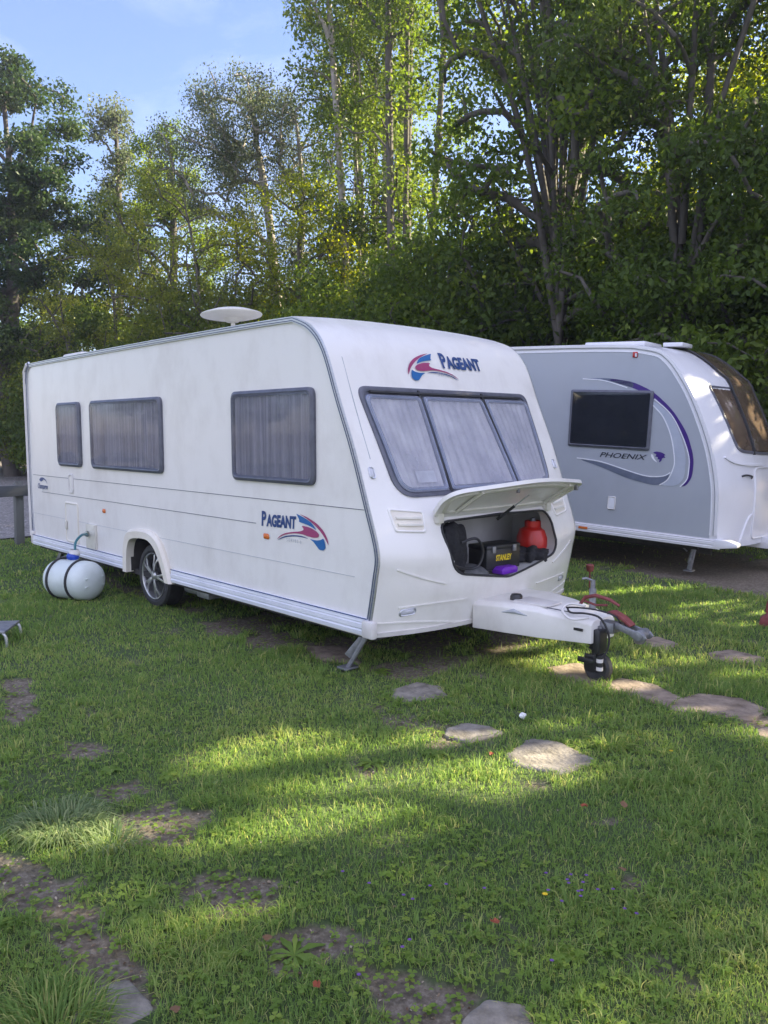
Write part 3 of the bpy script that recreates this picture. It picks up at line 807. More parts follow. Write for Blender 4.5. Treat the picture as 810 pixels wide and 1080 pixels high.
MB().box((0, 0, .20), (.205, .365, .035)).build('lid', M['black'], tb, bevel=.010)
for y in (-.11, .11): MB().box((.105, y, .185), (.014, .035, .05)).build('latch', M['galv'], tb, bevel=.003)
vs, fs = text_tris('STANLEY', .075, .1, .003); w_ = max(v[0] for v in vs)
MB().add([(.1015, -.085 + v[0] * .17 / w_, .10 + v[1] * .8) for v in vs], fs).build('lettering', M['yellow'], tb, smooth=False, fix=False)
o = MB().prism([(-.09, 0), (.09, 0), (.10, .035), (.07, .055), (-.07, .055), (-.10, .035)], -.05, .05, lambda u, v, w: (w, u, v)).build('plastic_case', M['violet'], None, bevel=.006)
o.location = (.10, 1.20, .625); tag(o, 'bright purple plastic case lying at the lip of the locker below the toolbox', 'case')
bm = MB().lathe([(0, 0), (.0, .09), (.015, .115), (.03, .11), (.05, .05), (.055, 0)], (0, 0, 0), (.5, -.15, 1), 28)
o = bm.build('lamp_reflector', M['galv'], None); o.location = (.03, .92, .63); tag(o, 'round silvery metal lid lying in front of the black bag in the locker', 'lid')
bm = bmesh.new(); bmesh.ops.create_icosphere(bm, subdivisions=4, radius=1)
for v in bm.verts:
    p = v.co; k = 1 + .16 * math.sin(p.x * 8 + p.y * 6) + .09 * math.sin(p.y * 17 - p.x * 9)
    v.co = Vector((p.x * .13 * k, p.y * .17 * k, max(0, .06 + p.z * .065 * k)))
me = bpy.data.meshes.new('folded_cloth'); bm.to_mesh(me); bm.free(); me.materials.append(M['clothgrey']) if 'clothgrey' in M else me.materials.append(M['fabric']); me.polygons.foreach_set('use_smooth', [True] * len(me.polygons))
o = link('folded_cloth', me); o.location = (.02, 1.62, .645); tag(o, 'crumpled dark cloth in front of the red gas bottle', 'cloth')

# ------------------------------------------------------------------ caravan 2 (grey sides)
a2, p2 = R(6.3), R(2.6)
ex = Vector((math.cos(a2) * math.cos(p2), math.sin(a2) * math.cos(p2), -math.sin(p2))); ey = Vector((-math.sin(a2), math.cos(a2), 0)); ez = ex.cross(ey)
c2 = empty('caravan', label='silver grey caravan with PHOENIX lettering and a purple sweep, behind the white one', cat='caravan')
c2.matrix_world = Matrix.Translation((-.51, 5.21, 0)) @ Matrix((ex, ey, ez)).transposed().to_4x4()
W2 = 2.26
F2P = [(.40, .43), (.8, .42), (1.13, .39), (1.56, .28), (2.06, .06), (2.39, -.15), (2.55, -.30), (2.62, -.43), (2.67, -.71)]
f2s = catmull([(b, a) for a, b in F2P], 5)
f2z = [p[1] for p in f2s]; f2x = [p[0] for p in f2s]
prof2 = f2s[:-1] + catmull([(-.71, 2.67), (-1.5, 2.685), (-4, 2.67), (-6.4, 2.64), (-6.7, 2.55), (-6.8, 2.3), (-6.82, 1.2), (-6.75, .40)], 4)
def b2(x, z, w):
    if x > -.9: return (.24 * w * min(1, max(.3, (2.75 - z) / .5 if z > 2.3 else 1)), .03 * w if z > 2.2 else 0)
    if z > 2.4: return (0, .03 * w)
    return (-.05 * w, 0) if x < -6.5 else (0, 0)
def Fx2(y, z): return float(np.interp(z, f2z, f2x)) + .24 * wy(y, W2) * (1 if z < 2.3 else min(1, max(.3, (2.75 - z) / .5)))
body2 = shell(prof2, W2, b2, [M['white2']], c2)
S2 = lambda u, v, w: (u, -w, v)
def F2(u, v, w): return (Fx2(u, v) + w, u, v)
# grey side panel set inside a white edge
def offset_in(path, d):
    out = []
    for i, p in enumerate(path):
        a = path[max(i - 1, 0)]; b = path[min(i + 1, len(path) - 1)]
        dx, dz = b[0] - a[0], b[1] - a[1]; l = math.hypot(dx, dz) or 1
        out.append((p[0] - dz / l * d, p[1] + dx / l * d))
    return out
pp2 = [p for p in prof2 if p[1] > .47]
pan = offset_in(pp2, .085); pan = [(min(p[0], 9), p[1]) for p in pan]
pan = [p for p in pan if p[1] > .50]
pan = [(pan[0][0], .50)] + pan + [(pan[-1][0], .50)]
MB().prism(pan, -.001, .005, S2).build('side_panel', M['grey_panel'], c2, smooth=False)
mb = MB(); ribbon(mb, offset_in(pp2, .080), S2, .007, .011); mb.build('panel_trim', M['whitedecal'], c2)
mb = MB(); ribbon(mb, offset_in(pp2, .02), S2, .016, .020); o = mb.build('awning_rail', M['white2'], c2)
mb = MB(); ribbon(mb, offset_in(pp2, .045), S2, .003, .010); mb.build('rail_insert', M['faint'], o)
skirt(-6.7, .47, c2, S2, .385, .490, mat='white2')
mb = MB(); mb.prism([(.40, .385), (.66, .43), (.66, .47), (.56, .50), (.40, .50)], -.035, .10, lambda u, v, w: (u, w, v)); mb.build('corner_cap', M['white2'], c2, bevel=.012)
side_window(-1.47, -.42, 1.44, 2.14, S2, c2, 'darkblind', 'darkpane', .03, .05, .036, False, False)
side_window(-4.6, -3.2, 1.44, 2.14, S2, c2, 'darkblind', 'darkpane', .03, .05, .036, False, False)
# sweep decals
mats = [M['purple'], M['silver'], M['grey_decal'], M['whitedecal'], M['decaltext']]
purple = [(-.97, 2.28), (-.68, 2.24), (-.43, 2.13), (-.19, 1.93), (0., 1.67), (.10, 1.40), (.10, 1.18), (.04, 1.07), (-.03, 1.05), (.03, 1.13), (.05, 1.21), (.04, 1.40), (-.05, 1.63), (-.20, 1.87), (-.41, 2.05), (-.67, 2.17), (-.97, 2.245)]
greytop = [(-1.33, 2.275), (-1.15, 2.285), (-.97, 2.28), (-.68, 2.24), (-.67, 2.17), (-.80, 2.20), (-.97, 2.245)]
silver = [(-.42, 2.03), (-.18, 1.85), (-.055, 1.60), (.01, 1.40), (.015, 1.17), (-.06, 1.055), (-.27, 1.045), (-.18, 1.12), (-.13, 1.25), (-.12, 1.35), (-.18, 1.61), (-.29, 1.83), (-.42, 1.96)]
tail = [(-1.34, 1.29), (-1.02, 1.265), (-.68, 1.185), (-.43, 1.135), (-.24, 1.15), (-.155, 1.20), (-.19, 1.10), (-.29, 1.045), (-.39, 1.045), (-.67, 1.095), (-1.02, 1.21)]
def smoothpoly(p): return p
mb = MB()
for pl, mi in ((purple, 0), (greytop, 2), (silver, 1), (tail, 2)):
    decal(mb, pl, S2, .0085, mi)
def edge_line(pts, wd, mi=3): ribbon(mb, catmull(pts, 5), S2, wd, .0105, mi, base=.006)
edge_line([(-1.33, 2.272), (-1.12, 2.262), (-.97, 2.235), (-.75, 2.17)], .006)
edge_line([(-.42, 1.97), (-.29, 1.84), (-.18, 1.62), (-.12, 1.36), (-.13, 1.24), (-.18, 1.12), (-.27, 1.05)], .006)
edge_line([(-1.34, 1.295), (-1.02, 1.272), (-.68, 1.192), (-.43, 1.142), (-.24, 1.157), (-.155, 1.205)], .006)
edge_line([(-.03, 1.05), (.035, 1.13), (.052, 1.22), (.042, 1.40), (-.05, 1.63), (-.20, 1.87), (-.41, 2.045)], .006)
mb.build('sweep_decal', mats, c2, smooth=False, fix=False)
vs, fs = text_tris('PHOENIX', .10, .32, .001); w_ = max(v[0] for v in vs)
MB().add([S2(-1.045 + v[0] * .60 / w_, 1.33 + v[1] * .85 + v[0] * .0, .0085) for v in vs], fs).build('lettering', M['decaltext'], c2, smooth=False, fix=False)
mb = MB()
decal(mb, [(-.38, 1.42), (-.34, 1.44), (-.27, 1.43), (-.22, 1.40), (-.25, 1.395), (-.22, 1.37), (-.26, 1.37), (-.27, 1.33), (-.30, 1.31), (-.29, 1.35), (-.32, 1.345), (-.31, 1.375), (-.35, 1.375), (-.33, 1.405)], S2, .0085, 0)
decal(mb, [(-.40, 1.405), (-.375, 1.40), (-.355, 1.35), (-.31, 1.305), (-.36, 1.33), (-.395, 1.37)], S2, .0085, 3)
mb.build('emblem', mats, c2, smooth=False, fix=False)
o = roundpoly([(-.89, .70), (-.79, .70), (-.79, .86), (-.89, .86)], .015, 3); f = MB().ring(o, inset(o, .012), S2, 0, .024).build('outlet_cover', M['whiteplastic'], c2); MB().dome(inset(o, .01), S2, .018, .004, 3).build('flap', M['whitedecal'], f)
MB().box((-1.18, -.038, .435), (.12, .012, .03)).build('side_reflector', M['orange'], c2, bevel=.004)
f = MB().box((-.68, -.012, 2.555), (.06, .02, .065)).build('awning_light', M['redlens'], c2, bevel=.006); MB().box((-.665, -.024, 2.55), (.022, .01, .04)).build('lens', M['clear'], f)
# front glazing
def patch(y0a, y1a, y0b, y1b, z0, z1, off, nu=14, nv=20, rr=None):
    vs = []
    for i in range(nv + 1):
        t = i / nv; z = z0 + (z1 - z0) * t; ya = y0a + (y0b - y0a) * t; yb = y1a + (y1b - y1a) * t
        for j in range(nu + 1): vs.append(F2(ya + (yb - ya) * j / nu, z, off))
    return vs, [(i * (nu + 1) + j, i * (nu + 1) + j + 1, (i + 1) * (nu + 1) + j + 1, (i + 1) * (nu + 1) + j) for i in range(nv) for j in range(nu)]
GO = dens(roundpoly([(.34, 1.47), (1.13, 1.42), (1.92, 1.47), (2.0, 2.22), (.26, 2.22)], [.14, .3, .14, .04, .04], 6))
gw = MB().ring(GO, inset(GO, .03), F2, -.004, .016).build('front_window', M['frame'], c2)
MB().dome(inset(GO, .015), F2, .006, .0, 8).build('pane', M['brownpane'], gw)
MB().dome(inset(GO, .018), F2, .003, .0, 8).build('blind', M['darkblind'], gw)
for yy in (.70, 1.56):
    mb = MB(); ribbon(mb, [(yy, z) for z in (1.44, 1.6, 1.8, 2.0, 2.2)], F2, .011, .024); mb.build('window_divider', M['rubber'], gw)
# panoramic sunroof running over the top between the two front windows
sp = [p for p in prof2 if (p[1] > 1.45 and p[0] > -.75)]
vs = []; nu = 12; rowz = []
for (x, z) in sp:
    for j in range(nu + 1):
        y = .70 + .86 * j / nu; dx, dz = b2(x, z, wy(y, W2)); vs.append((x + dx + .020, y, z + dz + .012))
n_ = nu + 1
sr = MB().add(vs, [(i * n_ + j, i * n_ + j + 1, (i + 1) * n_ + j + 1, (i + 1) * n_ + j) for i in range(len(sp) - 1) for j in range(nu)]).build('sunroof', M['brownpane'], c2)
for yy in (.70, 1.56):
    pts = []
    for (x, z) in sp:
        dx, dz = b2(x, z, wy(yy, W2)); pts.append((x + dx + .020, yy, z + dz + .012))
    mb = MB(); mb.tube(pts, .014, 6); mb.build('sunroof_edge', M['rubber'], sr)
mb = MB(); mb.tube(catmull([F2(.36, 1.20, .0), F2(.40, 1.215, .03), F2(.50, 1.20, .035), F2(.56, 1.175, .0)], 4), .011, 8); mb.build('grab_handle', M['black'], c2)
mb = MB(); mb.tube(catmull([F2(1.70, 1.175, .0), F2(1.76, 1.20, .035), F2(1.86, 1.215, .03), F2(1.90, 1.20, .0)], 4), .011, 8); mb.build('grab_handle', M['black'], c2)
lpn = dens(roundpoly([(.55, .46), (1.71, .46), (1.62, 1.30), (.64, 1.30)], .10, 5))
MB().ring(lpn, inset(lpn, .02), F2, -.004, .014).build('locker_lid', M['white2'], c2)
mb = MB(); ribbon(mb, catmull([(.32, .42), (.40, .60), (.48, .72), (.56, .76)], 5), F2, .010, .018); mb.build('moulded_crease', M['white2'], c2)
mb = MB(); ribbon(mb, catmull([(.12, 1.42), (.25, 1.36), (.5, 1.33), (.9, 1.32)], 5), F2, .012, .02); mb.build('moulded_crease', M['white2'], c2)
mb = MB(); mb.box((.80, 1.13, .40), (.9, .5, .14)); mb.tube([(1.2, 1.13, .44), (1.6, 1.13, .46)], .04, 10); mb.build('hitch', M['white2'], c2, bevel=.02)
mb = MB(); mb.box((-3.1, 1.13, .36), (6.6, 2.1, .05)); mb.box((-3.1, .6, .29), (6.6, .05, .14)); mb.box((-3.1, 1.66, .29), (6.6, .05, .14)); mb.build('chassis', M['under'], c2, smooth=False)
make_wheel((-3.6, .06, .30), c2); make_wheel((-3.6, W2 - .06, .30), c2, side=1)
mb = MB(); mb.beam((-.16, .28, .42), (.0, .26, .36), .04, .03); mb.tube([(-.14, .28, .40), (.02, .27, .27)], .010, 8); st_ = MB()
steady((.10, .30, .40), (.07, .24, .045), c2); mb.build('steady_brace', M['galv'], c2)
mb = MB(); mb.box((-1.15, .7, 2.725), (.80, .55, .06)); mb.build('rooflight', M['white2'], c2, bevel=.02)
mb = MB(); mb.box((-.42, .62, 2.705), (.24, .34, .05)); mb.build('roof_fairing', M['white2'], c2, bevel=.01)
MB().box((-3.5, 1.0, 2.74), (.7, .6, .08)).build('rooflight', M['white2'], c2, bevel=.02)

# ------------------------------------------------------------------ water container, hose, step, fence, small things
wc = empty('water_container', (-4.12, -.36, 0), R(19), label='pale green rolling water container with two black bands lying beside the caravan', cat='water container')
ang = [2 * math.pi * k / 36 for k in range(36)]
o = MB().lathe([(-.30, 0), (-.298, .07), (-.28, .13), (-.25, .175), (-.21, .195), (-.15, .198), (.14, .198), (.20, .196), (.24, .18), (.275, .14), (.30, .08), (.305, 0)], (0, 0, .20), (1, 0, 0), 40).build('container_body', M['tank'], wc)
for x in (-.165, .10): MB().lathe([(-.014, .19), (-.014, .206), (-.008, .212), (.008, .212), (.014, .206), (.014, .19)], (x, 0, .20), (1, 0, 0), 40).build('band', M['rubber'], wc)
mb = MB()
for z in (.16, .24): mb.beam((.285, -.12, z), (.285, .12, z), .022, .02)
mb.build('end_rib', M['tank'], wc, bevel=.006)
MB().lathe([(0, .05), (.03, .052), (.035, .045)], (-.03, .02, .385), (0, 0, 1), 20).build('filler_neck', M['tank'], wc)
MB().lathe([(0, .06), (.03, .062), (.055, .045), (.06, 0)], (-.03, .02, .41), (.15, -.1, 1), 20).build('cap', M['bluecap'], wc)
mb = MB(); mb.beam((-.15, .0, .415), (-.08, .02, .425), .07, .02); mb.build('handle', M['black'], wc, bevel=.004)
mb = MB(); mb.tube(catmull([(-4.14, -.33, .46), (-4.20, -.30, .56), (-4.28, -.20, .62), (-4.42, -.09, .60), (-4.50, -.06, .60)], 7), .013, 8)
hs_ = mb.build('hose', M['hose'], None); tag(hs_, 'thin blue-green hose from the water container up to the caravan inlet', 'hose')
MB().lathe([(0, .02), (.03, .03), (.05, .03)], (-4.52, -.05, .60), (1, -.2, 0), 12).build('connector', M['hose'], hs_)
mb = MB(); mb.lathe([(0, .05), (.02, .058), (.06, .04)], (-4.15, -.335, .438), (0, 0, 1), 14); mb.build('pump_cap', M['whiteplastic'], hs_)

# post and rail fence at the lane
fe = empty('wooden_fence', (-8.5, .5, 0), label='low post and rail timber fence between the grass and the gravel lane', cat='fence')
for y in (-4.1, -2.0, 0.11, 2.2, 4.3):
    o = MB().prism([(-.055, 0), (.055, 0), (.055, .95), (-.055, .90)], -.06, .06, lambda u, v, w, y=y: (u + v * -.04, y + w + v * .03, v)).build('post', M['wood'], fe, bevel=.012)
for y0, y1 in ((-6.2, -2.06), (-2.04, 2.09), (2.12, 6.0)):
    MB().beam((.06, y0, .80), (.06, y1, .82), .06, .16).build('rail', M['wooddark'], fe, bevel=.008)

stp = empty('folding_step', (-2.87, -1.46, 0), R(46 + 8), label='low grey metal step with a curved tubular leg at the left edge', cat='step')
MB().box((-.20, 0, .168), (.56, .37, .026)).build('tread', M['galv'], stp, bevel=.006)
for y in (-.17, .17):
    mb = MB(); mb.tube(catmull([(-.48, y, .165), (-.2, y, .170), (0.02, y, .165), (.07, y, .14), (.085, y, .08), (.085, y, 0)], 5), .012, 10); mb.build('leg', M['alu'], stp)

o = MB().lathe([(0, .008), (.20, .008), (.20, .03), (.23, .042), (.27, .042), (.28, .02), (.28, 0)], (0, 0, 0), (0, 0, 1), 18).build('marker_peg', M['red'], None)
o.location = (-.78, 3.81, 0); tag(o, 'small red capped peg standing in the grass by the coupling', 'peg')
stp.scale = (1, 1, .75); gb.scale = (.9, .9, .9)
ck = empty('wheel_clamp', (1.24, 3.57, 0), R(20), label='small red metal clamp lying on the grass at the right edge', cat='clamp')
MB().prism([(-.16, 0), (.10, 0), (.12, .05), (.02, .12), (-.08, .13), (-.15, .07)], -.04, .04, lambda u, v, w: (u, w, v)).build('jaw', M['red'], ck, bevel=.008)
mb = MB(); mb.tube(catmull([(-.10, 0, .12), (-.08, 0, .24), (.02, 0, .29), (.10, 0, .25)], 5), .012, 8); mb.build('handle', M['red'], ck)
mb = MB(); bm = bmesh.new(); bmesh.ops.create_icosphere(bm, subdivisions=2, radius=.022)
for v in bm.verts: v.co *= random.uniform(.6, 1.2)
me = bpy.data.meshes.new('paper_scrap'); bm.to_mesh(me); bm.free(); me.materials.append(M['paper']); o = link('paper_scrap', me); o.location = (1.05, .16, .03); tag(o, 'small crumpled white scrap on the grass below the hitch', 'litter')
# ------------------------------------------------------------------ ground
SUN_AZ, SUN_EL = R(64.4), R(28)
SD = np.array([math.cos(SUN_AZ) * math.cos(SUN_EL), math.sin(SUN_AZ) * math.cos(SUN_EL), math.sin(SUN_EL)])
SLABS = dict(
 s1=[(.58, 1.10), (.66, 1.34), (.96, 1.33), (1.04, 1.10), (.98, .98), (.72, 1.0)],
 s2=[(1.06, 1.14), (1.06, 1.27), (1.28, 1.30), (1.50, 1.18), (1.52, 1.0), (1.12, 1.02)],
 s3=[(1.53, 1.14), (1.57, 1.35), (1.78, 1.44), (1.94, 1.36), (1.94, 1.13), (1.72, 1.05), (1.58, .99)],
 s4=[(1.19, 2.32), (1.26, 2.52), (1.53, 2.49), (1.57, 2.27), (1.29, 2.18)],
 s5=[(2.05, 1.03), (2.09, 1.12), (2.24, 1.08), (2.2, .9), (2.1, .88)],
 big=[(1.31, -.33), (1.27, -.06), (1.40, -.0), (1.66, -.06), (1.64, -.31), (1.42, -.39)],
 a=[(.15, 0.), (.15, .2), (.33, .24), (.46, .14), (.37, -.11), (.26, -.13)],
 b=[(.85, -.27), (.86, -.13), (.99, -.08), (1.1, -.09), (1.06, -.33), (.91, -.36)],
 far=[(.62, 2.27), (.68, 2.47), (.9, 2.40), (.93, 2.19), (.81, 2.11)],
 ll=[(1.49, -2.66), (1.52, -2.53), (1.68, -2.52), (1.80, -2.58), (1.78, -2.72), (1.62, -2.74)],
 bm=[(2.38, -1.93), (2.36, -1.81), (2.46, -1.74), (2.56, -1.80), (2.52, -1.95)],
 uc3=[(-1.1, .24), (-.85, .44), (-.46, .23), (-.79, .08)])
SLABLAB = dict(
 s1='dark paving stone in the shade directly below the coupling head and jockey wheel', s2='long buff paving stone, second of the row running right from the jockey wheel', s3='wide buff paving stone, third of the row running right from the jockey wheel',
 s4='buff stone set in grass near the right edge, above the row of stones', s5='small pale stone at the right edge below the row of stones', big='large pale grey square stone slab lying alone in the middle of the lawn',
 a='flat stone just in front of the white caravan front corner', b='small half covered stone left of the large grey slab', far='buff stone just behind the tip of the tow hitch',
 ll='pale worn stone at the bottom left beside the grass tussock', bm='rough stone at the bottom centre edge of the picture', uc3='flat brown stone beside the corner steady of the white caravan')
SOIL = [[(.50, -2.12), (.53, -1.85), (.78, -1.75), (.95, -1.92), (.88, -2.10), (.69, -2.16)],
 [(1.16, -2.19), (1.19, -1.96), (1.46, -1.85), (1.58, -2.04), (1.45, -2.18), (1.28, -2.22)],
 [(1.69, -2.15), (1.72, -1.94), (1.91, -1.81), (1.96, -1.93), (1.84, -2.19)],
 [(-.48, -1.96), (-.36, -1.74), (-.16, -1.81), (-.25, -2.0)], [(.11, -2.1), (.23, -1.82), (.41, -1.81), (.31, -2.09)],
 [(.40, -2.62), (.68, -2.44), (1.02, -2.46), (1.37, -2.47), (1.68, -2.50), (1.72, -2.68), (1.19, -2.63), (.7, -2.70)],
 [(-1.81, -1.82), (-1.72, -1.67), (-.97, -1.85), (-.95, -2.05)], [(1.96, -1.93), (2.28, -1.80), (2.5, -1.86), (2.3, -2.15)],
 [(-2.42, .06), (-2.28, .36), (-1.76, .03), (-1.87, -.18)], [(-1.67, .04), (-1.54, .35), (-1.09, .11), (-1.21, -.21)], [(-1.16, .24), (-.85, .52), (-.40, .23), (-.79, 0)],
 [(-1.2, 5.1), (-.25, 7.6), (3.2, 8.2), (2.2, 5.6), (.75, 4.75)], [(1.98, .95), (1.92, 1.30), (2.3, 1.35), (2.3, .9)], [(2.0, -.6), (1.98, -.52), (2.08, -.5), (2.1, -.6)], [(2.28, -.98), (2.25, -.85), (2.38, -.82), (2.40, -.97)]]
def soilmask(x, y):
    jx = x + .10 * (fbm(x * 9, y * 9, 11, 3) - .5) * 2; jy = y + .10 * (fbm(x * 9, y * 9, 23, 3) - .5) * 2
    m = np.zeros(x.shape)
    for p in SOIL: m = np.maximum(m, inpoly(jx, jy, p).astype(float))
    # under the caravans the ground is bare in places
    u1 = (x < .1) & (x > -6.2) & (y > .15) & (y < 2.2)
    m = np.maximum(m, np.where(u1 & (fbm(x * 2, y * 2, 31, 3) > .42), .9, 0))
    X2 = (x + .51) * math.cos(a2) + (y - 5.21) * math.sin(a2); Y2 = -(x + .51) * math.sin(a2) + (y - 5.21) * math.cos(a2)
    u2 = (X2 < .3) & (X2 > -6.9) & (Y2 > .35) & (Y2 < 2.3)
    m = np.maximum(m, np.where(u2, .95, 0))
    m = np.maximum(m, np.where(y > 8.3 + fbm(x, y, 5, 2), 1., 0))
    m = np.maximum(m, np.clip((-9.1 - x + .25 * fbm(x * 0, y * 2, 4, 3)) * 3, 0, 1))
    sp = fbm(x * 3.1, y * 3.1, 41, 4)
    m = np.maximum(m, np.clip((sp - .72) * 9, 0, .8))
    return m
def gz(x, y):
    near = np.clip(1.5 - np.hypot(x, y) / 12, 0, 1)
    return .02 * (fbm(x * 1.1, y * 1.1, 3, 4) - .5) * 2 * near - .012 * soilmask(x, y) * near
def axis(lo, hi, fine0, fine1, step):
    a = list(np.arange(fine0, fine1, step)); s = step; v = fine1
    while v < hi: a.append(v); s *= 1.12; v += s
    a.append(hi); b = []; s = step; v = fine0 - step
    while v > lo: b.append(v); s *= 1.12; v -= s
    b.append(lo); return np.array(b[::-1] + a)
gx = axis(-400, 400, -2.6, 3.6, .04); gy = axis(-400, 400, -3.4, 3.0, .04)
GX, GY = np.meshgrid(gx, gy, indexing='ij'); fx_, fy_ = GX.ravel(), GY.ravel()
me = bpy.data.meshes.new('ground'); nx, ny = len(gx), len(gy)
co = np.stack([fx_, fy_, gz(fx_, fy_)], 1)
idx = np.arange(nx * ny).reshape(nx, ny); q = np.stack([idx[:-1, :-1], idx[1:, :-1], idx[1:, 1:], idx[:-1, 1:]], -1).reshape(-1, 4)
def fastmesh(name, co, faces, mat, smooth=False, var=None):
    me = bpy.data.meshes.new(name); nf, k = faces.shape
    me.vertices.add(len(co)); me.vertices.foreach_set('co', co.astype(np.float32).ravel())
    me.loops.add(nf * k); me.loops.foreach_set('vertex_index', faces.astype(np.int32).ravel())
    me.polygons.add(nf); me.polygons.foreach_set('loop_start', np.arange(0, nf * k, k, dtype=np.int32))
    me.update(calc_edges=True)
    if smooth: me.polygons.foreach_set('use_smooth', np.ones(nf, bool))
    if var is not None:
        a = me.attributes.new('var', 'FLOAT', 'POINT'); a.data.foreach_set('value', var.astype(np.float32))
    me.materials.append(mat); return me
m, nt, b = newmat('lawn_soil')
at = N(nt, 'ShaderNodeAttribute', attribute_name='var'); tc = nt.nodes.new('ShaderNodeTexCoord')
n1 = N(nt, 'ShaderNodeTexNoise', Scale=35., Detail=8., Roughness=.7); nt.links.new(tc.outputs['Object'], n1.inputs['Vector'])
n2 = N(nt, 'ShaderNodeTexNoise', Scale=2.5, Detail=5.); nt.links.new(tc.outputs['Object'], n2.inputs['Vector'])
r1 = ramp(nt, n1.outputs['Fac'], [(.3, (.07, .055, .038)), (.5, (.155, .125, .090)), (.72, (.31, .265, .205))])
r2 = ramp(nt, n1.outputs['Fac'], [(.3, (.035, .06, .016)), (.6, (.06, .095, .025)), (.8, (.14, .13, .055))])
ad = N(nt, 'ShaderNodeMath', operation='ADD'); nt.links.new(at.outputs['Fac'], ad.inputs[0])
sb = N(nt, 'ShaderNodeMath', operation='SUBTRACT'); nt.links.new(n2.outputs['Fac'], sb.inputs[0]); sb.inputs[1].default_value = .5
nt.links.new(sb.outputs[0], ad.inputs[1]); ad.use_clamp = True
mx = nt.nodes.new('ShaderNodeMix'); mx.data_type = 'RGBA'; nt.links.new(ad.outputs[0], mx.inputs['Factor'])
nt.links.new(r2.outputs[0], mx.inputs[6]); nt.links.new(r1.outputs[0], mx.inputs[7]); nt.links.new(mx.outputs[2], b.inputs['Base Color'])
b.inputs['Roughness'].default_value = .95
bp = nt.nodes.new('ShaderNodeBump'); bp.inputs['Strength'].default_value = .8; bp.inputs['Distance'].default_value = .02
nt.links.new(n1.outputs['Fac'], bp.inputs['Height']); nt.links.new(bp.outputs[0], b.inputs['Normal'])
sm_ = soilmask(fx_, fy_)
tag(link('ground', fastmesh('ground', co, q, m, True, sm_)), kind='structure')

# gravel lane beyond the fence
m, nt, b = newmat('gravel')
tc = nt.nodes.new('ShaderNodeTexCoord'); vo = N(nt, 'ShaderNodeTexVoronoi', Scale=28.); nt.links.new(tc.outputs['Object'], vo.inputs['Vector'])
sep = nt.nodes.new('ShaderNodeSeparateColor'); nt.links.new(vo.outputs['Color'], sep.inputs[0])
r = ramp(nt, sep.outputs[0], [(0., (.13, .12, .115)), (.6, (.24, .225, .21)), (1., (.36, .34, .32))]); nt.links.new(r.outputs[0], b.inputs['Base Color']); b.inputs['Roughness'].default_value = .95
bp = nt.nodes.new('ShaderNodeBump'); bp.inputs['Strength'].default_value = .8; bp.inputs['Distance'].default_value = .02; nt.links.new(vo.outputs['Distance'], bp.inputs['Height']); nt.links.new(bp.outputs[0], b.inputs['Normal'])
ys = np.linspace(-60, 9.2, 120); e0 = -9.35 + .25 * fbm(ys * 0, ys * 1.5, 9, 3); vs = []
for y, e in zip(ys, e0): vs += [(e, y, .022), (-46 + .5 * math.sin(y * .4), y, .05)]
MB().add(vs, [(2 * i, 2 * i + 2, 2 * i + 3, 2 * i + 1) for i in range(119)]).build('gravel_lane', m, None, smooth=False, kind='structure')

# stone slabs
for k, pl in SLABS.items():
    P = np.array(pl); P = [tuple(p) for p in P]; P = roundpoly(P, .025, 4)
    P2 = []
    for i in range(len(P)):
        a, c = P[i], P[(i + 1) % len(P)]; m_ = max(1, int(math.dist(a, c) / .03))
        for j in range(m_): P2.append((a[0] + (c[0] - a[0]) * j / m_, a[1] + (c[1] - a[1]) * j / m_))
    A = np.array(P2); A = A + .012 * np.stack([fbm(A[:, 0] * 25, A[:, 1] * 25, 1, 3) - .5, fbm(A[:, 0] * 25, A[:, 1] * 25, 2, 3) - .5], 1) * 2
    A = A.mean(0) + (A - A.mean(0)) * (1.17 if k in ('s1', 's2', 's3') else 1.08)
    c = A.mean(0); zc = float(gz(np.array([c[0]]), np.array([c[1]]))[0])
    vs = []; n = len(A); rings = 8
    rows = [(1.01, -.05), (1.0, .002), (.97, .008)] + [(t, None) for t in (.9, .78, .64, .5, .36, .22, .1)]
    for t, z in rows:
        for p in A:
            q_ = c + (p - c) * t
            zz = zc + (z if z is not None else .009 + .006 * float(fbm(np.array([q_[0] * 14]), np.array([q_[1] * 14]), 6, 3)[0]))
            vs.append((q_[0], q_[1], zz))
    fs = [(i * n + j, i * n + (j + 1) % n, (i + 1) * n + (j + 1) % n, (i + 1) * n + j) for i in range(len(rows) - 1) for j in range(n)] + [tuple((len(rows) - 1) * n + j for j in range(n))]
    MB().add(vs, fs).build('paving_stone', M['stonebrown'] if k in ('s1', 's2', 's3', 's4', 's5', 'far', 'uc3') else M['stone'], None, label=SLABLAB[k], cat='paving stone', group='flat stones set in the lawn')

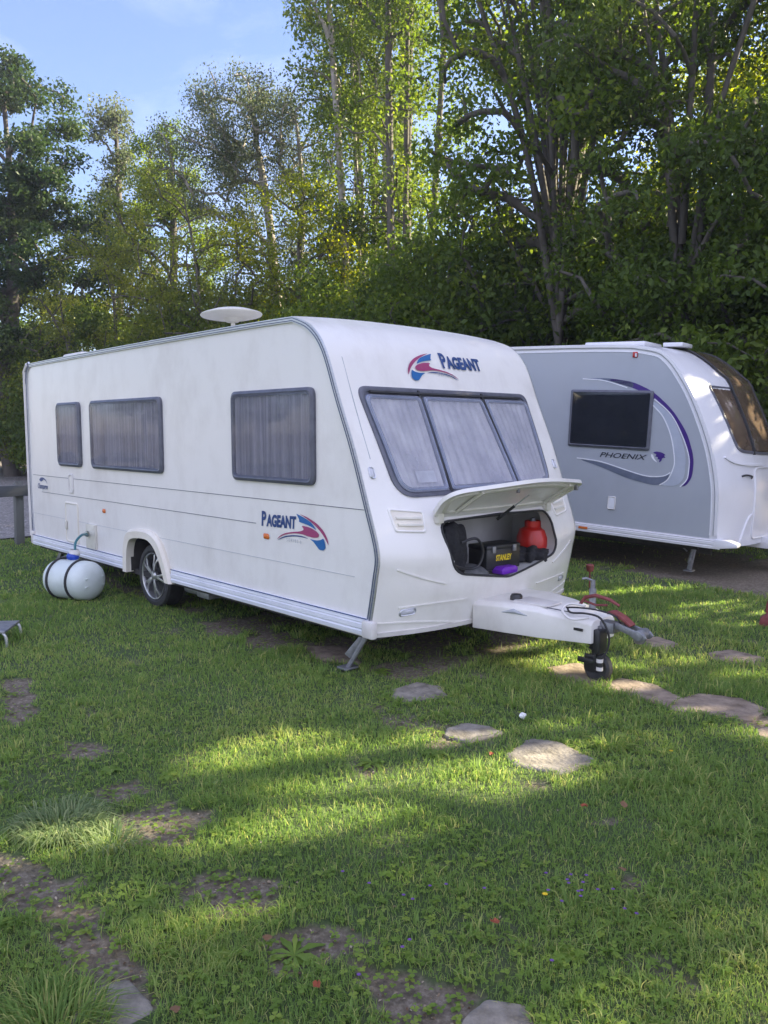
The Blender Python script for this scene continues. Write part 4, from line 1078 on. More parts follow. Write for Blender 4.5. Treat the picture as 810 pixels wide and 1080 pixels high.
# ------------------------------------------------------------------ grass
cam_xy = np.array([3.745, -3.53]); CAZ = R(136.41)
def blades(px, py, h, w, lean, var, mat, name, zoff=0., dirs=None, curl=.5):
    n = len(px); pz = gz(px, py) + zoff
    th = rng.uniform(0, 2 * np.pi, n) if dirs is None else dirs
    fa = th + rng.uniform(-.9, .9, n) + np.pi / 2
    wx, wy_ = np.cos(fa) * w / 2, np.sin(fa) * w / 2
    lx, ly = np.cos(th) * lean * h, np.sin(th) * lean * h
    b0 = np.stack([px - wx, py - wy_, pz - .005], 1); b1 = np.stack([px + wx, py + wy_, pz - .005], 1)
    mh = .55; mxx, myy = px + lx * .35, py + ly * .35
    m0 = np.stack([mxx - wx * .8, myy - wy_ * .8, pz + h * mh], 1); m1 = np.stack([mxx + wx * .8, myy + wy_ * .8, pz + h * mh], 1)
    t = np.stack([px + lx, py + ly, pz + h * (1 - curl * lean * .6)], 1)
    co = np.stack([b0, b1, m1, m0, t], 1).reshape(-1, 3); o = np.arange(n)[:, None] * 5
    f = np.concatenate([o + np.array([[0, 1, 2]]), o + np.array([[0, 2, 3]]), o + np.array([[3, 2, 4]])], 1).reshape(-1, 3)
    return fastmesh(name, co, f, mat, False, np.repeat(np.clip(var, 0, 1), 5))
PX_, PY_, HH, WW = [], [], [], []
for r0, r1, dens, hs, ws in ((1.5, 2.8, 15000, 1., .0030), (2.8, 4., 10500, 1., .0036), (4., 6., 6200, 1., .0048), (6., 9., 3200, 1.05, .007), (9., 14., 1300, 1.1, .012), (14., 24., 330, 1.2, .022)):
    am = R(33 if r0 < 6 else 32); area = am * (r1 ** 2 - r0 ** 2); n = int(area * dens)
    rr = np.sqrt(rng.uniform(r0 ** 2, r1 ** 2, n)); aa = CAZ + rng.uniform(-am, am, n)
    x = cam_xy[0] + rr * np.cos(aa); y = cam_xy[1] + rr * np.sin(aa)
    PX_.append(x); PY_.append(y); HH.append(np.full(n, hs)); WW.append(np.full(n, ws))
# the rest of the pitch, outside what this photograph frames
n = 330000; x = rng.uniform(-9.2, 9, n); y = rng.uniform(-9, 8.6, n); da = (np.arctan2(y - cam_xy[1], x - cam_xy[0]) - CAZ + np.pi) % (2 * np.pi) - np.pi; rr = np.hypot(x - cam_xy[0], y - cam_xy[1])
k = ((np.abs(da) > R(32)) | (rr < 1.6)); PX_.append(x[k]); PY_.append(y[k]); HH.append(np.full(k.sum(), 1.1)); WW.append(np.full(k.sum(), .0085))
# rougher tufts
nt_ = 9000; am = R(32); rr = np.sqrt(rng.uniform(1.6 ** 2, 9 ** 2, nt_)); aa = CAZ + rng.uniform(-am, am, nt_); tx = cam_xy[0] + rr * np.cos(aa); ty = cam_xy[1] + rr * np.sin(aa)
kk = rng.uniform(0, 1, nt_) < np.clip((fbm(tx * 1.2, ty * 1.2, 55, 3) - .50) * 5, .03, .8); tx, ty, rr = tx[kk], ty[kk], rr[kk]; kb = 16
PX_.append(np.repeat(tx, kb) + rng.normal(0, .014, len(tx) * kb)); PY_.append(np.repeat(ty, kb) + rng.normal(0, .014, len(tx) * kb)); HH.append(np.repeat(rng.uniform(1.2, 2.0, len(tx)), kb)); WW.append(np.repeat(.0034 + .0006 * rr, kb))
x = np.concatenate(PX_); y = np.concatenate(PY_); hs = np.concatenate(HH); ws = np.concatenate(WW)
sm = soilmask(x, y); keep = rng.uniform(0, 1, len(x)) > sm * 1.03
for k_s, p in SLABS.items():
    c = np.mean(p, 0); sh = [tuple(c + (np.array(q_) - c) * (1.04 if k_s in ('s1', 's2', 's3') else .92)) for q_ in p]; keep &= ~inpoly(x, y, sh)
dn = fbm(x * 2.2, y * 2.2, 51, 4); keep &= rng.uniform(0, 1, len(x)) < .45 + 1.6 * np.clip(dn - .25, 0, 1)
keep &= (x > -9.3) & (y < 9)
x, y, hs, ws = x[keep], y[keep], hs[keep], ws[keep]
n = len(x); hn = fbm(x * 1.3, y * 1.3, 61, 3); hn2 = fbm(x * 7, y * 7, 62, 3)
h = (.014 + .026 * hn + .060 * np.clip(hn2 - .48, 0, 1) + .05 * np.clip(hn - .55, 0, 1)) * hs * rng.uniform(.55, 1.5, n)
edge = np.clip(1 - np.abs(soilmask(x + .05, y) - soilmask(x - .05, y)), 0, 1)
var = .18 + .55 * fbm(x * .9, y * .9, 71, 3) + .35 * (fbm(x * 5, y * 5, 72, 3) - .5) + rng.normal(0, .13, n)
dry = rng.uniform(0, 1, n) < .09; var[dry] = .95
tag(link('grass', blades(x, y, h, ws * rng.uniform(.7, 1.4, n), rng.uniform(.2, 1.3, n), var, M['grass'], 'grass')), 'short patchy green lawn grass around both caravans', 'grass', kind='stuff')

# low broad-leaved weeds, scattered thickly through the lawn
def leafpoly(n, px, py, pz, L, Wd, yaw, pitch, var, name, mat):
    """each leaf: 6-vertex blade folded a little along its middle"""
    prof = [(0, 0), (.35, .42), (.7, .5), (1, 0), (.7, -.5), (.35, -.42)]
    co = np.zeros((n, 6, 3)); cx, sx = np.cos(yaw), np.sin(yaw); cp, sp_ = np.cos(pitch), np.sin(pitch)
    for i, (u, v) in enumerate(prof):
        a = L * u; bb = Wd * v; zz = a * sp_ - L * .35 * u * u + np.abs(bb) * .25
        co[:, i, 0] = px + a * cp * cx - bb * sx; co[:, i, 1] = py + a * cp * sx + bb * cx; co[:, i, 2] = pz + zz
    o = np.arange(n)[:, None] * 6
    f = np.concatenate([o + np.array([[0, 4 + 1, 1, 1]])[:, :0]], 1) if False else np.concatenate([o + np.array([[0, 5, 4, 3]]), o + np.array([[0, 3, 2, 1]])], 1).reshape(-1, 4)
    return fastmesh(name, co.reshape(-1, 3), f, mat, False, np.repeat(np.clip(var, 0, 1), 6))
X_, Y_, L_ = [], [], []
for r0, r1, dens in ((1.6, 3.2, 800), (3.2, 5., 450), (5., 9., 150)):
    am = R(32); n = int(am * (r1 ** 2 - r0 ** 2) * dens); rr = np.sqrt(rng.uniform(r0 ** 2, r1 ** 2, n)); aa = CAZ + rng.uniform(-am, am, n)
    X_.append(cam_xy[0] + rr * np.cos(aa)); Y_.append(cam_xy[1] + rr * np.sin(aa))
x = np.concatenate(X_); y = np.concatenate(Y_); c = fbm(x * 1.6, y * 1.6, 81, 3)
left = np.clip((-y - x * .3 - 1.0) * .5, 0, .25)
keep = (rng.uniform(0, 1, len(x)) < np.clip((c + left - .40) * 4.5, .03, 1)); 
for p in SLABS.values(): keep &= ~inpoly(x, y, p)
x, y = x[keep], y[keep]; n0 = len(x)
k3 = 3; xx = np.repeat(x, k3); yy = np.repeat(y, k3); n = len(xx); L = np.repeat(rng.uniform(.006, .021, n0), k3)
tag(link('lawn_weeds', leafpoly(n, xx, yy, gz(xx, yy) + np.repeat(rng.uniform(.008, .032, n0), k3), L, L * .85, np.repeat(rng.uniform(0, 6.28, n0), k3) + np.tile([0, 2.1, 4.2], n0), rng.uniform(.1, .6, n), np.repeat(rng.uniform(.1, .9, n0), k3), 'lawn_weeds', M['weed'])), 'small three-leaved clover and weeds creeping through the lawn', 'weeds', kind='stuff')

n = 26000; x = rng.uniform(-2.5, 3.2, n); y = rng.uniform(-3.0, 1.5, n); k = (rng.uniform(0, 1, n) < soilmask(x, y) * .9 + .03)
for p in SLABS.values(): k &= ~inpoly(x, y, p) | (rng.uniform(0, 1, n) < .15)
x, y = x[k], y[k]; n = len(x); L = rng.uniform(.004, .016, n)
tag(link('leaf_litter', leafpoly(n, x, y, gz(x, y) + rng.uniform(.002, .012, n), L, L * rng.uniform(.3, .9, n), rng.uniform(0, 6.28, n), rng.uniform(-.1, .4, n), rng.uniform(0, 1, n), 'leaf_litter', M['litter'])), 'dry brown leaf bits and straw on the bare soil', 'leaf litter', kind='stuff')
n = 30000; x = rng.uniform(-2.5, 3.2, n); y = rng.uniform(-3.0, 1.5, n); sm = soilmask(x, y); k = (rng.uniform(0, 1, n) < np.clip(sm, 0, 1) * .10) & (sm > .1)
for p in SLABS.values(): k &= ~inpoly(x, y, p)
x, y = x[k], y[k]; n0 = len(x); xx = np.repeat(x, 5) + rng.normal(0, .012, n0 * 5); yy = np.repeat(y, 5) + rng.normal(0, .012, n0 * 5); n = len(xx); L = rng.uniform(.010, .026, n)
tag(link('soil_weeds', leafpoly(n, xx, yy, gz(xx, yy) + rng.uniform(.004, .03, n), L, L * .75, rng.uniform(0, 6.28, n), rng.uniform(.1, .6, n), rng.uniform(.1, 1, n), 'soil_weeds', M['weed'])), 'small leafy weeds spreading over the bare soil patches', 'weeds', kind='stuff')

# rosette weeds: single plants one can pick out near the camera
def rosette(nl, L, Wd, mat='weed', up=.5):
    yaw = np.linspace(0, 6.28, nl, endpoint=False) + rng.uniform(-.3, .3, nl); co = []; fa = []; va = []
    ns = 6
    for i in range(nl):
        l = L * rng.uniform(.65, 1.1); wd = Wd * rng.uniform(.7, 1.2); p0 = rng.uniform(.25, up); v = rng.uniform(.2, .9); b0 = len(co)
        for s_ in range(ns + 1):
            t = s_ / ns; wv = wd * math.sin(math.pi * min(1, t * .96 + .04) ** 1.2) * .5 * (1 + (.25 if s_ % 2 else -.1)); r_ = l * t
            z = r_ * math.sin(p0) - l * .55 * t * t * .8; rad = r_ * math.cos(p0)
            for sd, dz in ((-1, .012 * wv / .01 * .2), (0, 0), (1, .012 * wv / .01 * .2)):
                co.append((rad * math.cos(yaw[i]) - sd * wv * math.sin(yaw[i]), rad * math.sin(yaw[i]) + sd * wv * math.cos(yaw[i]), .008 + max(z, -.004) + dz)); va.append(v)
        for s_ in range(ns):
            for q_ in (0, 1):
                a_ = b0 + s_ * 3 + q_; fa.append((a_, a_ + 3, a_ + 4, a_ + 1))
    return fastmesh('weed_plant', np.array(co), np.array(fa), M[mat], True, np.array(va))
ros = [rosette(9, .10, .026), rosette(7, .075, .034), rosette(11, .12, .022), rosette(6, .06, .038)]
spots = [((1.98, -2.40), 0, 'jagged leafy dandelion plant at the bottom edge left of centre'), ((1.80, -2.08), 2, 'large bright dandelion plant beside the bare patch at the bottom centre'), ((1.66, -2.28), 1, 'long leaved plantain left of the bright dandelion plant'), ((1.66, .22), 2, 'pale dandelion plant right of the large grey slab'),
 ((1.30, -2.36), 1, 'round leaved weed between the lower bare patch and the worn stone'), ((1.22, -2.30), 3, 'round leaved weed just above the one near the worn stone'), ((.98, -1.76), 0, 'leafy weed between the two left bare patches'), ((1.42, -2.28), 3, 'low round weed touching the lower bare soil patch'),
 ((.55, -2.28), 3, 'weed beside the pale tussock on its right'), ((1.38, -.62), 1, 'flat weed in the sunlit strip right of centre'), ((2.42, -1.45), 1, 'flat weed near the bottom edge right of centre'), ((2.55, -1.1), 0, 'spreading weed in the lower right lawn'),
 ((.05, -1.9), 3, 'round leaved weed by the upper left bare patch'), ((.30, -1.72), 1, 'weed beside the soil patch in the left lawn'), ((-.2, .2), 0, 'tall weed sprouting by the corner steady'), ((1.05, -.6), 1, 'weed in the lawn left of the small stone'), ((2.7, -1.0), 3, 'round weed at the far lower right'), ((.9, -.9), 0, 'leafy weed in the shaded middle lawn')]
for (px, py), k, lab in spots:
    o = link('weed_plant', ros[k]); o.location = (px, py, float(gz(np.array([px]), np.array([py]))[0])); o.rotation_euler = (0, 0, random.uniform(0, 6)); s_ = random.uniform(.85, 1.15); o.scale = (s_, s_, s_)
    tag(o, lab, 'weed', 'rosette weeds in the lawn')
# tussocks
def tussock(n, rad, h, lab, loc, lean=1.1, wd=.005, mt='tuft'):
    r_ = rad * np.sqrt(rng.uniform(0, 1, n)); a = rng.uniform(0, 6.28, n); x = loc[0] + r_ * np.cos(a); y = loc[1] + r_ * np.sin(a)
    me = blades(x, y, h * rng.uniform(.5, 1.1, n), np.full(n, wd), rng.uniform(.4, lean, n), rng.uniform(0, 1, n), M[mt], 'grass_tussock', dirs=a + rng.uniform(-.7, .7, n), curl=.9)
    co = np.zeros(len(me.vertices) * 3, np.float32); me.vertices.foreach_get('co', co); co = co.reshape(-1, 3) - np.array([loc[0], loc[1], 0], np.float32); me.vertices.foreach_set('co', co.ravel())
    o = link('grass_tussock', me); o.location = (loc[0], loc[1], 0); tag(o, lab, 'tussock', 'grass tussocks')
tussock(900, .16, .11, 'large pale blue-green grass tussock beside the upper bare patch at the left', (.44, -2.30), 1.8, .0055)
tussock(700, .15, .12, 'bright long grass tussock in the bottom left corner', (1.60, -2.78), 1.5, .005, 'grass')
tussock(260, .10, .09, 'yellowish grass clump just below the pale tussock', (.72, -2.20), 1.5)
tussock(200, .07, .09, 'small grass clump right of the large grey slab', (1.62, .16), 1.4, .005, 'grass')
tussock(160, .06, .10, 'tall green sprout in the shade under the caravan skirt', (-1.0, .02), 1.0, .005, 'grass')
# fallen leaves, flowers
def crumple(r, mat):
    mb = MB(); n = 9; vs = [(0, 0, .006)]
    for i in range(n):
        a = 2 * math.pi * i / n; q_ = r * (.75 + .35 * math.cos(a)) * random.uniform(.8, 1.1); vs.append((q_ * math.cos(a), q_ * .6 * math.sin(a), random.uniform(0, .016)))
    mb.add(vs, [(0, i + 1, (i + 1) % n + 1) for i in range(n)]); return mb.mesh('fallen_leaf', M[mat])
fl = [crumple(.028, 'deadleaf'), crumple(.03, 'deadleaf2')]
for (px, py), k, lab in (((1.94, -.59), 0, 'bright orange-red fallen leaf in the sunlit lawn right of centre'), ((2.18, -1.53), 0, 'red fallen leaf low in the middle of the lawn'), ((2.01, -2.15), 0, 'dark red fallen leaf beside the dandelion at the bottom'), ((1.72, -2.12), 1, 'brown fallen leaf on the lower bare patch'), ((1.80, -2.50), 1, 'orange-brown fallen leaf at the bottom left edge'), ((2.31, -.91), 1, 'brown fallen leaf in the lower right lawn'), ((2.05, -.45), 1, 'dull brown fallen leaf right of the orange one'), ((1.30, -.45), 0, 'small reddish leaf just below the large slab')):
    o = link('fallen_leaf', fl[k]); o.location = (px, py, .042 if k == 0 else .034); o.rotation_euler = (.2, -.2, random.uniform(0, 6)); tag(o, lab, 'leaf', 'fallen leaves on the lawn')
def flower(r, mat, n=12):
    mb = MB(); mb.tube([(0, 0, 0), (.002, 0, .045)], .0012, 5, 1); vs = [(0.002, 0, .047)]
    for i in range(n * 2):
        a = math.pi * i / n; q_ = r * (1 if i % 2 else .6); vs.append((.002 + q_ * math.cos(a), q_ * math.sin(a), .05))
    mb.add(vs, [(0, i + 1, (i + 1) % (2 * n) + 1) for i in range(2 * n)]); return mb.mesh('flower', [M[mat], M['weed']])
fy, fp = flower(.012, 'flowery'), flower(.008, 'flowerp')
for (px, py), lab in (((1.94, .20), 'single yellow flower in the right lawn below the stones'), ((2.23, -1.31), 'yellow flower low in the lawn among the purple ones')):
    o = link('flower', fy); o.location = (px, py, .025); tag(o, lab, 'flower', 'yellow flowers')
for i in range(26):
    px, py = (2.26 + random.gauss(0, .10), -1.22 + random.gauss(0, .14)) if i < 16 else (1.95 + random.gauss(0, .12), -1.65 + random.gauss(0, .15))
    o = link('flower', fp); o.location = (px, py, .018); tag(o, 'tiny purple selfheal flower in the lower lawn', 'flower', 'tiny purple flowers scattered in the lower lawn')

# ------------------------------------------------------------------ trees
LIT = []   # patches of ground that the sun reaches between the crowns: (x, y, rx, ry, angle, strength)
def litp(x0, y0, x1, y1, w, s=1.): LIT.append(((x0 + x1) / 2, (y0 + y1) / 2, math.hypot(x1 - x0, y1 - y0) / 2 + w + .25, w + .2, math.atan2(y1 - y0, x1 - x0), s))
litp(.62, -2.25, .55, -1.15, .11); litp(1.22, -1.62, 1.15, -.35, .28); litp(1.5, -.75, 1.9, -.55, .16, .9)
litp(2.0, -1.1, 2.6, -.9, .22, .75); litp(2.3, -1.6, 2.7, -1.3, .14, .7); litp(.85, -2.45, 1.35, -2.35, .09, .7)
litp(.9, 1.5, 1.75, 1.75, .26); litp(1.15, 1.15, 2.1, 1.2, .13); litp(.0, 2.9, .3, 3.45, .12); litp(.4, 3.9, 1.2, 4.4, .10); litp(.6, 3.3, 1.1, 3.4, .10)
litp(-1.9, -1.35, -1.5, -.8, .05, .25); litp(-2.5, -2.4, -2.1, -2.0, .05, .22)
litp(1.5, -1.6, 2.6, -.5, .45, .62); litp(.6, .9, 1.3, 2.6, .2, .8); litp(1.6, .5, 2.4, 1.6, .3, .6); litp(-.2, 2.6, 1.0, 4.6, .2, .5); litp(1.5, .2, 2.1, .5, .10, .5); litp(2.6, -.9, 3.0, -.3, .2, .6)
for i in range(9):
    litp(-2.3 + .30 * i, 1.7 + .5 * (i % 4), -2.1 + .30 * i, 2.2 + .5 * (i % 4), .09, .95)
litp(-1.3, 3.0, -1.0, 4.4, .10); litp(-.6, 2.8, -.3, 4.4, .10)
def sunmask(P):
    """True where a leaf may stay: leaves that would close the gaps the sun comes through are dropped"""
    t = P[:, 2] / SD[2]; x = P[:, 0] - SD[0] * t; y = P[:, 1] - SD[1] * t
    x = x + .35 * (fbm(x * 2, y * 2, 91, 3) - .5) * 2; y = y + .35 * (fbm(x * 2, y * 2, 92, 3) - .5) * 2
    k = np.ones(len(P), bool); u = rng.uniform(0, 1, len(P))
    for cx, cy, rx, ry, a, s in LIT:
        dx, dy = x - cx, y - cy; c, s_ = math.cos(a), math.sin(a); p = dx * c + dy * s_; q_ = -dx * s_ + dy * c
        k &= ~(((p / rx) ** 2 + (q_ / ry) ** 2 < 1) & (u < s))
    return k
def leafcloud(C, size, droop, var0, rs, aspect=.55, spreadvar=.22):
    n = len(C); nr = rs.normal(0, 1, (n, 3)); nr[:, 2] = np.abs(nr[:, 2]) * .9 + .15
    nr /= np.linalg.norm(nr, axis=1)[:, None]
    d = rs.normal(0, 1, (n, 3)); d[:, 2] -= droop; d -= nr * (d * nr).sum(1)[:, None]; d /= np.linalg.norm(d, axis=1)[:, None] + 1e-9
    s = np.cross(nr, d); L = size * rs.uniform(.6, 1.35, n)[:, None]
    a = C - d * L * .5; b = C + d * L * .5
    l = C + s * L * aspect * .5 - d * L * .05 + nr * L * .10; r = C - s * L * aspect * .5 - d * L * .05 + nr * L * .10
    co = np.stack([a, l, b, r], 1).reshape(-1, 3); f = np.arange(n * 4).reshape(-1, 4)
    var = np.clip(var0 + rs.normal(0, spreadvar, n), 0, 1)
    return co, f, np.repeat(var, 4)
def tree(loc, stems, blobs, nclump, nleaf, size, mat, bark='bark', label='', cat='tree', seed=0, clr=.45, droop=.4, r0=.2, name='tree', group=None, mask=False, flatten=.65, dark=0., aspect=.55):
    """stems: polylines in tree space; blobs: (x, y, z, rx, ry, rz, weight). Branches grow to every leaf clump."""
    rs = np.random.default_rng(seed)
    root = empty(name, loc, label=label, cat=cat, group=group)
    nodes = []; parent = []
    for st in stems:
        st = catmull(st, 6)
        for i, p in enumerate(st):
            nodes.append(np.array(p, float)); parent.append(len(nodes) - 2 if i else -1)
    wts = np.array([b[6] for b in blobs], float); wts /= wts.sum(); cl = []
    while len(cl) < nclump:
        b = blobs[rs.choice(len(blobs), p=wts)]; v = rs.normal(0, 1, 3); v /= np.linalg.norm(v); v *= rs.uniform(.25, 1) ** .45
        p = np.array(b[:3]) + v * np.array(b[3:6])
        if p[2] > .4: cl.append(p)
    cl = np.array(cl); st_n = np.array(nodes)
    dist = np.array([np.min(np.linalg.norm(st_n - c, axis=1)) for c in cl]); order = np.argsort(dist); tips = []
    for i in order:
        c = cl[i]; A = np.array(nodes); d = np.linalg.norm(A - c, axis=1) + 1.6 * np.clip(A[:, 2] - c[2] + .25 * np.linalg.norm((A - c)[:, :2], axis=1), 0, None)
        j = int(np.argmin(d)); p0 = nodes[j]; pp = j; ln = np.linalg.norm(c - p0); k = max(2, min(6, int(ln / .45)))
        for t in range(1, k + 1):
            s = t / k; p = p0 * (1 - s) + c * s + rs.normal(0, .05 * ln, 3) * (1 if t < k else 0) + np.array([0, 0, .10 * ln * math.sin(math.pi * s)])
            nodes.append(p); parent.append(pp); pp = len(nodes) - 1
        tips.append(pp)
    nn = len(nodes); A = np.array(nodes); par = np.array(parent); load = np.zeros(nn); load[tips] = 1.; load += .02
    for i in range(nn - 1, -1, -1):
        if par[i] >= 0: load[par[i]] += load[i]
    ns = len(stems); rad = r0 * (load / load.max()) ** .42; rad = np.clip(rad, .007 + size * .03, None)
    if len(stems) > 4 and not name == 'bush' and 'slim' not in label:      # the fanning limbs are thinner than the main stem
        n1_ = len(catmull(stems[0], 6)); n2_ = len(st_n); rad[n1_:n2_] *= .58
    K = 6; ang = np.linspace(0, 2 * np.pi, K, endpoint=False); seg = [(par[i], i) for i in range(nn) if par[i] >= 0]
    a = A[[s[0] for s in seg]]; b = A[[s[1] for s in seg]]; ra = rad[[s[0] for s in seg]]; rb = rad[[s[1] for s in seg]]; ra = np.minimum(ra, rb * 1.35)
    d = b - a; d /= np.linalg.norm(d, axis=1)[:, None] + 1e-9
    ref = np.where(np.abs(d[:, 2:3]) < .9, np.array([[0, 0, 1.]]), np.array([[1., 0, 0]])); u = np.cross(d, ref); u /= np.linalg.norm(u, axis=1)[:, None]; w = np.cross(d, u)
    ca, sa = np.cos(ang), np.sin(ang)
    r1 = a[:, None] + (u[:, None] * ca[None, :, None] + w[:, None] * sa[None, :, None]) * ra[:, None, None]
    r2 = (b + d * rb[:, None] * .4)[:, None] + (u[:, None] * ca[None, :, None] + w[:, None] * sa[None, :, None]) * rb[:, None, None]
    co = np.concatenate([r1, r2], 1).reshape(-1, 3); o = np.arange(len(seg))[:, None, None] * 2 * K
    j = np.arange(K); qd = np.stack([j, (j + 1) % K, (j + 1) % K + K, j + K], 1)[None] + o
    link('trunk', fastmesh('trunk', co, qd.reshape(-1, 4), M[bark], True), root)
    per = int(nleaf / nclump); C = []; V = []
    for i in order:
        c = cl[i]; n = int(per * rs.uniform(.5, 1.5)); q_ = rs.normal(0, 1, (n, 3)); q_ = q_[np.linalg.norm(q_, axis=1) < 2.0]; n = len(q_); q_ = q_ * np.array([clr, clr, clr * flatten]) * .92 * rs.uniform(.7, 1.25)
        q_[:, 2] -= droop * .25 * np.hypot(q_[:, 0], q_[:, 1])
        C.append(c + q_); V.append(np.full(n, np.clip(rs.normal(.45, .18), 0, 1)))
    C = np.concatenate(C); V = np.concatenate(V)
    k = C[:, 2] > .15
    if mask: k &= sunmask(C + np.array(loc)[None])
    co, f, va = leafcloud(C[k], size, droop, V[k], rs, aspect)
    link('crown', fastmesh('crown', co, f, M[mat], False, va), root)
    return root
def copy_tree(o, loc, rz, s, label, group=None):
    r = o.copy(); col.objects.link(r); r.location = loc; r.rotation_euler = (0, 0, rz); r.scale = s
    r['label'] = label
    if group: r['group'] = group
    for ch in list(o.children):
        c = ch.copy(); col.objects.link(c); c.parent = r
    return r
G = 'trees standing behind the caravans'
# camera-right and camera-away directions on the ground, for leaning limbs
tree((-26.6, 6.6, 0), [[(0, 0, 0), (-.3, -.2, 3), (.1, .2, 6), (.3, .3, 10), (.2, .2, 13.5)]], [(0, 0, 11.3, 3.0, 3.2, 3.2, 3), (1.4, 1.3, 8.4, 3.1, 3.4, 2.4, 2.4), (-1.5, -2, 8.6, 3, 3, 3, 2), (.6, .6, 5.6, 3.0, 3.0, 1.8, 1.6)], 260, 110000, .145, 'leaf_oak', label='big dark oak-like tree at the far left of the picture', seed=1, clr=.36, r0=.30, group=G)
tree((-30.5, 1.5, 0), [[(0, 0, 0), (0, 0, 6), (0, 0, 13)]], [(0, 0, 10, 4, 4, 5, 1), (0, 0, 5, 4, 4, 3, .6)], 110, 22000, .2, 'leaf_dark', label='dark broad tree beyond the lane, leftmost of all', seed=2, clr=.6, r0=.3, group=G)
tree((-26.9, 11.0, 0), [[(0, 0, 0), (.1, 0, 5), (0, .2, 10), (.1, .1, 14.2)]], [(0, 0, 12.6, .7, .8, 2.3, 2), (0, 0, 9.5, 1.1, 1.2, 2.3, 1.4), (0, 0, 6.5, 1.6, 1.6, 2, .7)], 100, 13000, .12, 'leaf_silver', label='slender airy grey-green tree right of the dark oak', seed=3, clr=.3, r0=.16, group=G)
tree((-23.4, 11.4, 0), [[(0, 0, 0), (.1, 0, 5), (0, .2, 9), (.1, .1, 12.7)]], [(0, 0, 11.0, 1.3, 1.3, 1.7, 1.6), (0, 0, 8, 1.9, 2.0, 2.6, 2)], 120, 34000, .10, 'leaf_mid', label='dark fine leaved tree between the slender tree and the birch', seed=4, clr=.32, r0=.18, group=G)
tree((-18.2, 12.3, 0), [[(0, 0, 0), (.1, .1, 4), (-.2, .1, 8), (-.5, -.2, 11), (-.7, -.4, 13)], [(0, 0, 2), (.4, .5, 5), (.6, .8, 9), (.5, .6, 12)]], [(-.8, -.6, 12.0, 1.6, 1.9, 1.7, 2.2), (.6, .9, 11.2, 1.7, 2.0, 1.9, 1.6), (0, 0, 9.0, 2.3, 2.8, 2.0, 1.7), (-1.2, -2.0, 10.2, 1.6, 1.6, 1.5, 1.1), (0, 0, 6.4, 2, 2, 1.6, .5)], 210, 60000, .085, 'leaf_silver', 'barkpale', label='tall birch with pale trunks and fine drooping twigs', seed=5, clr=.33, droop=1.6, r0=.17, flatten=1.0, group=G, aspect=.55)
tree((-17.9, 8.9, 0), [[(0, 0, 0), (.1, .1, 3), (.2, .3, 6), (0, 0, 8.5)]], [(0, 0, 6.8, 2.7, 3.0, 2.3, 2), (.3, .3, 4, 2.8, 3.0, 2.3, 1.6)], 130, 30000, .095, 'leaf_olive', label='rounded olive green tree behind the rear half of the white caravan', seed=6, clr=.36, r0=.15, group=G)
tree((-20.8, 7.8, 0), [[(0, 0, 0), (.1, .1, 3), (-.2, .3, 5.5), (0, 0, 7.6)]], [(0, 0, 5.9, 2.3, 2.6, 2.3, 2), (0, 0, 3.2, 2.6, 2.8, 2, 1.4)], 110, 22000, .095, 'leaf_olive', label='lower olive green tree behind the caravan rear, beside the dark oak', seed=7, clr=.34, r0=.13, group=G)
tree((-15.2, 11.2, 0), [[(0, 0, 0), (.1, .1, 3), (.2, -.3, 6), (0, 0, 8.5)]], [(0, 0, 7.0, 2.0, 2.2, 2.0, 2), (0, 0, 4.2, 2.4, 2.6, 2.0, 1.4)], 110, 20000, .10, 'leaf_yellow', label='yellow-green sunlit tree left of the tall thin stems', seed=8, clr=.36, r0=.13, group=G)
# slim many-stemmed trees in the middle
def slim(loc, seed, label, lean, H=16.5, nl=36000, mat='leaf_mid', spread=1.9):
    st = [[(x, y, 0), (x * 1.6 + lean * .2, y * 1.6, 5), (x * 2.3 + lean * .5, y * 2.2, 10), (x * 3 + lean, y * 3, H)] for x, y in ((0, 0), (.35, .2), (-.3, .35), (.1, -.4))]
    tree(loc, st, [(lean * .6, 0, H * .80, spread, spread, H * .20, 2.2), (lean * .3, 0, H * .52, spread * 1.0, spread * 1.0, H * .17, 1.3), (0, 0, H * .28, spread, spread, 1.6, .5)], 190, nl, .115, mat, 'barkpale' if seed == 20 else 'bark', label=label, seed=seed, clr=.38, r0=.12, droop=.8, group=G)
slim((-14.0, 12.6, 0), 20, 'tall slim tree with several thin pale stems, above the caravan front window', -.8, 17)
slim((-12.2, 12.4, 0), 21, 'tall slim tree with thin straight stems right of the first slim one', .2, 17.5, 30000)
slim((-15.2, 14.2, 0), 22, 'tall slim tree standing behind the other slim ones', -.4, 17, 24000)
# large many-limbed tree
def fan(n, H, sp, z0, rs):
    out = []
    for k in range(n):
        a = rs.uniform(0, 6.28); r_ = sp * rs.uniform(.4, 1)
        out.append([(0, 0, z0 * rs.uniform(.6, 1)), (r_ * .25 * math.cos(a), r_ * .25 * math.sin(a), z0 + (H - z0) * .25), (r_ * .6 * math.cos(a), r_ * .6 * math.sin(a), z0 + (H - z0) * .6), (r_ * math.cos(a), r_ * math.sin(a), H)])
    return out
rs_ = np.random.default_rng(5)
tree((-5.8, 10.5, 0), [[(0, 0, 0), (.02, .0, 2.5), (.0, .03, 5.5), (.08, .05, 9), (.1, .1, 13)]] + fan(15, 13, 3.4, 5.2, rs_), [(0, 0, 10.8, 3.4, 3.4, 3.2, 2), (0, 0, 7.0, 3.4, 3.2, 1.6, .8), (1.2, .6, 5.0, 1.8, 1.4, 1.0, .25)], 260, 40000, .12, 'leaf_mid', label='large grey trunked tree with many fanning limbs behind the grey caravan', seed=9, clr=.34, r0=.165, droop=.7, mask=True, group=G)
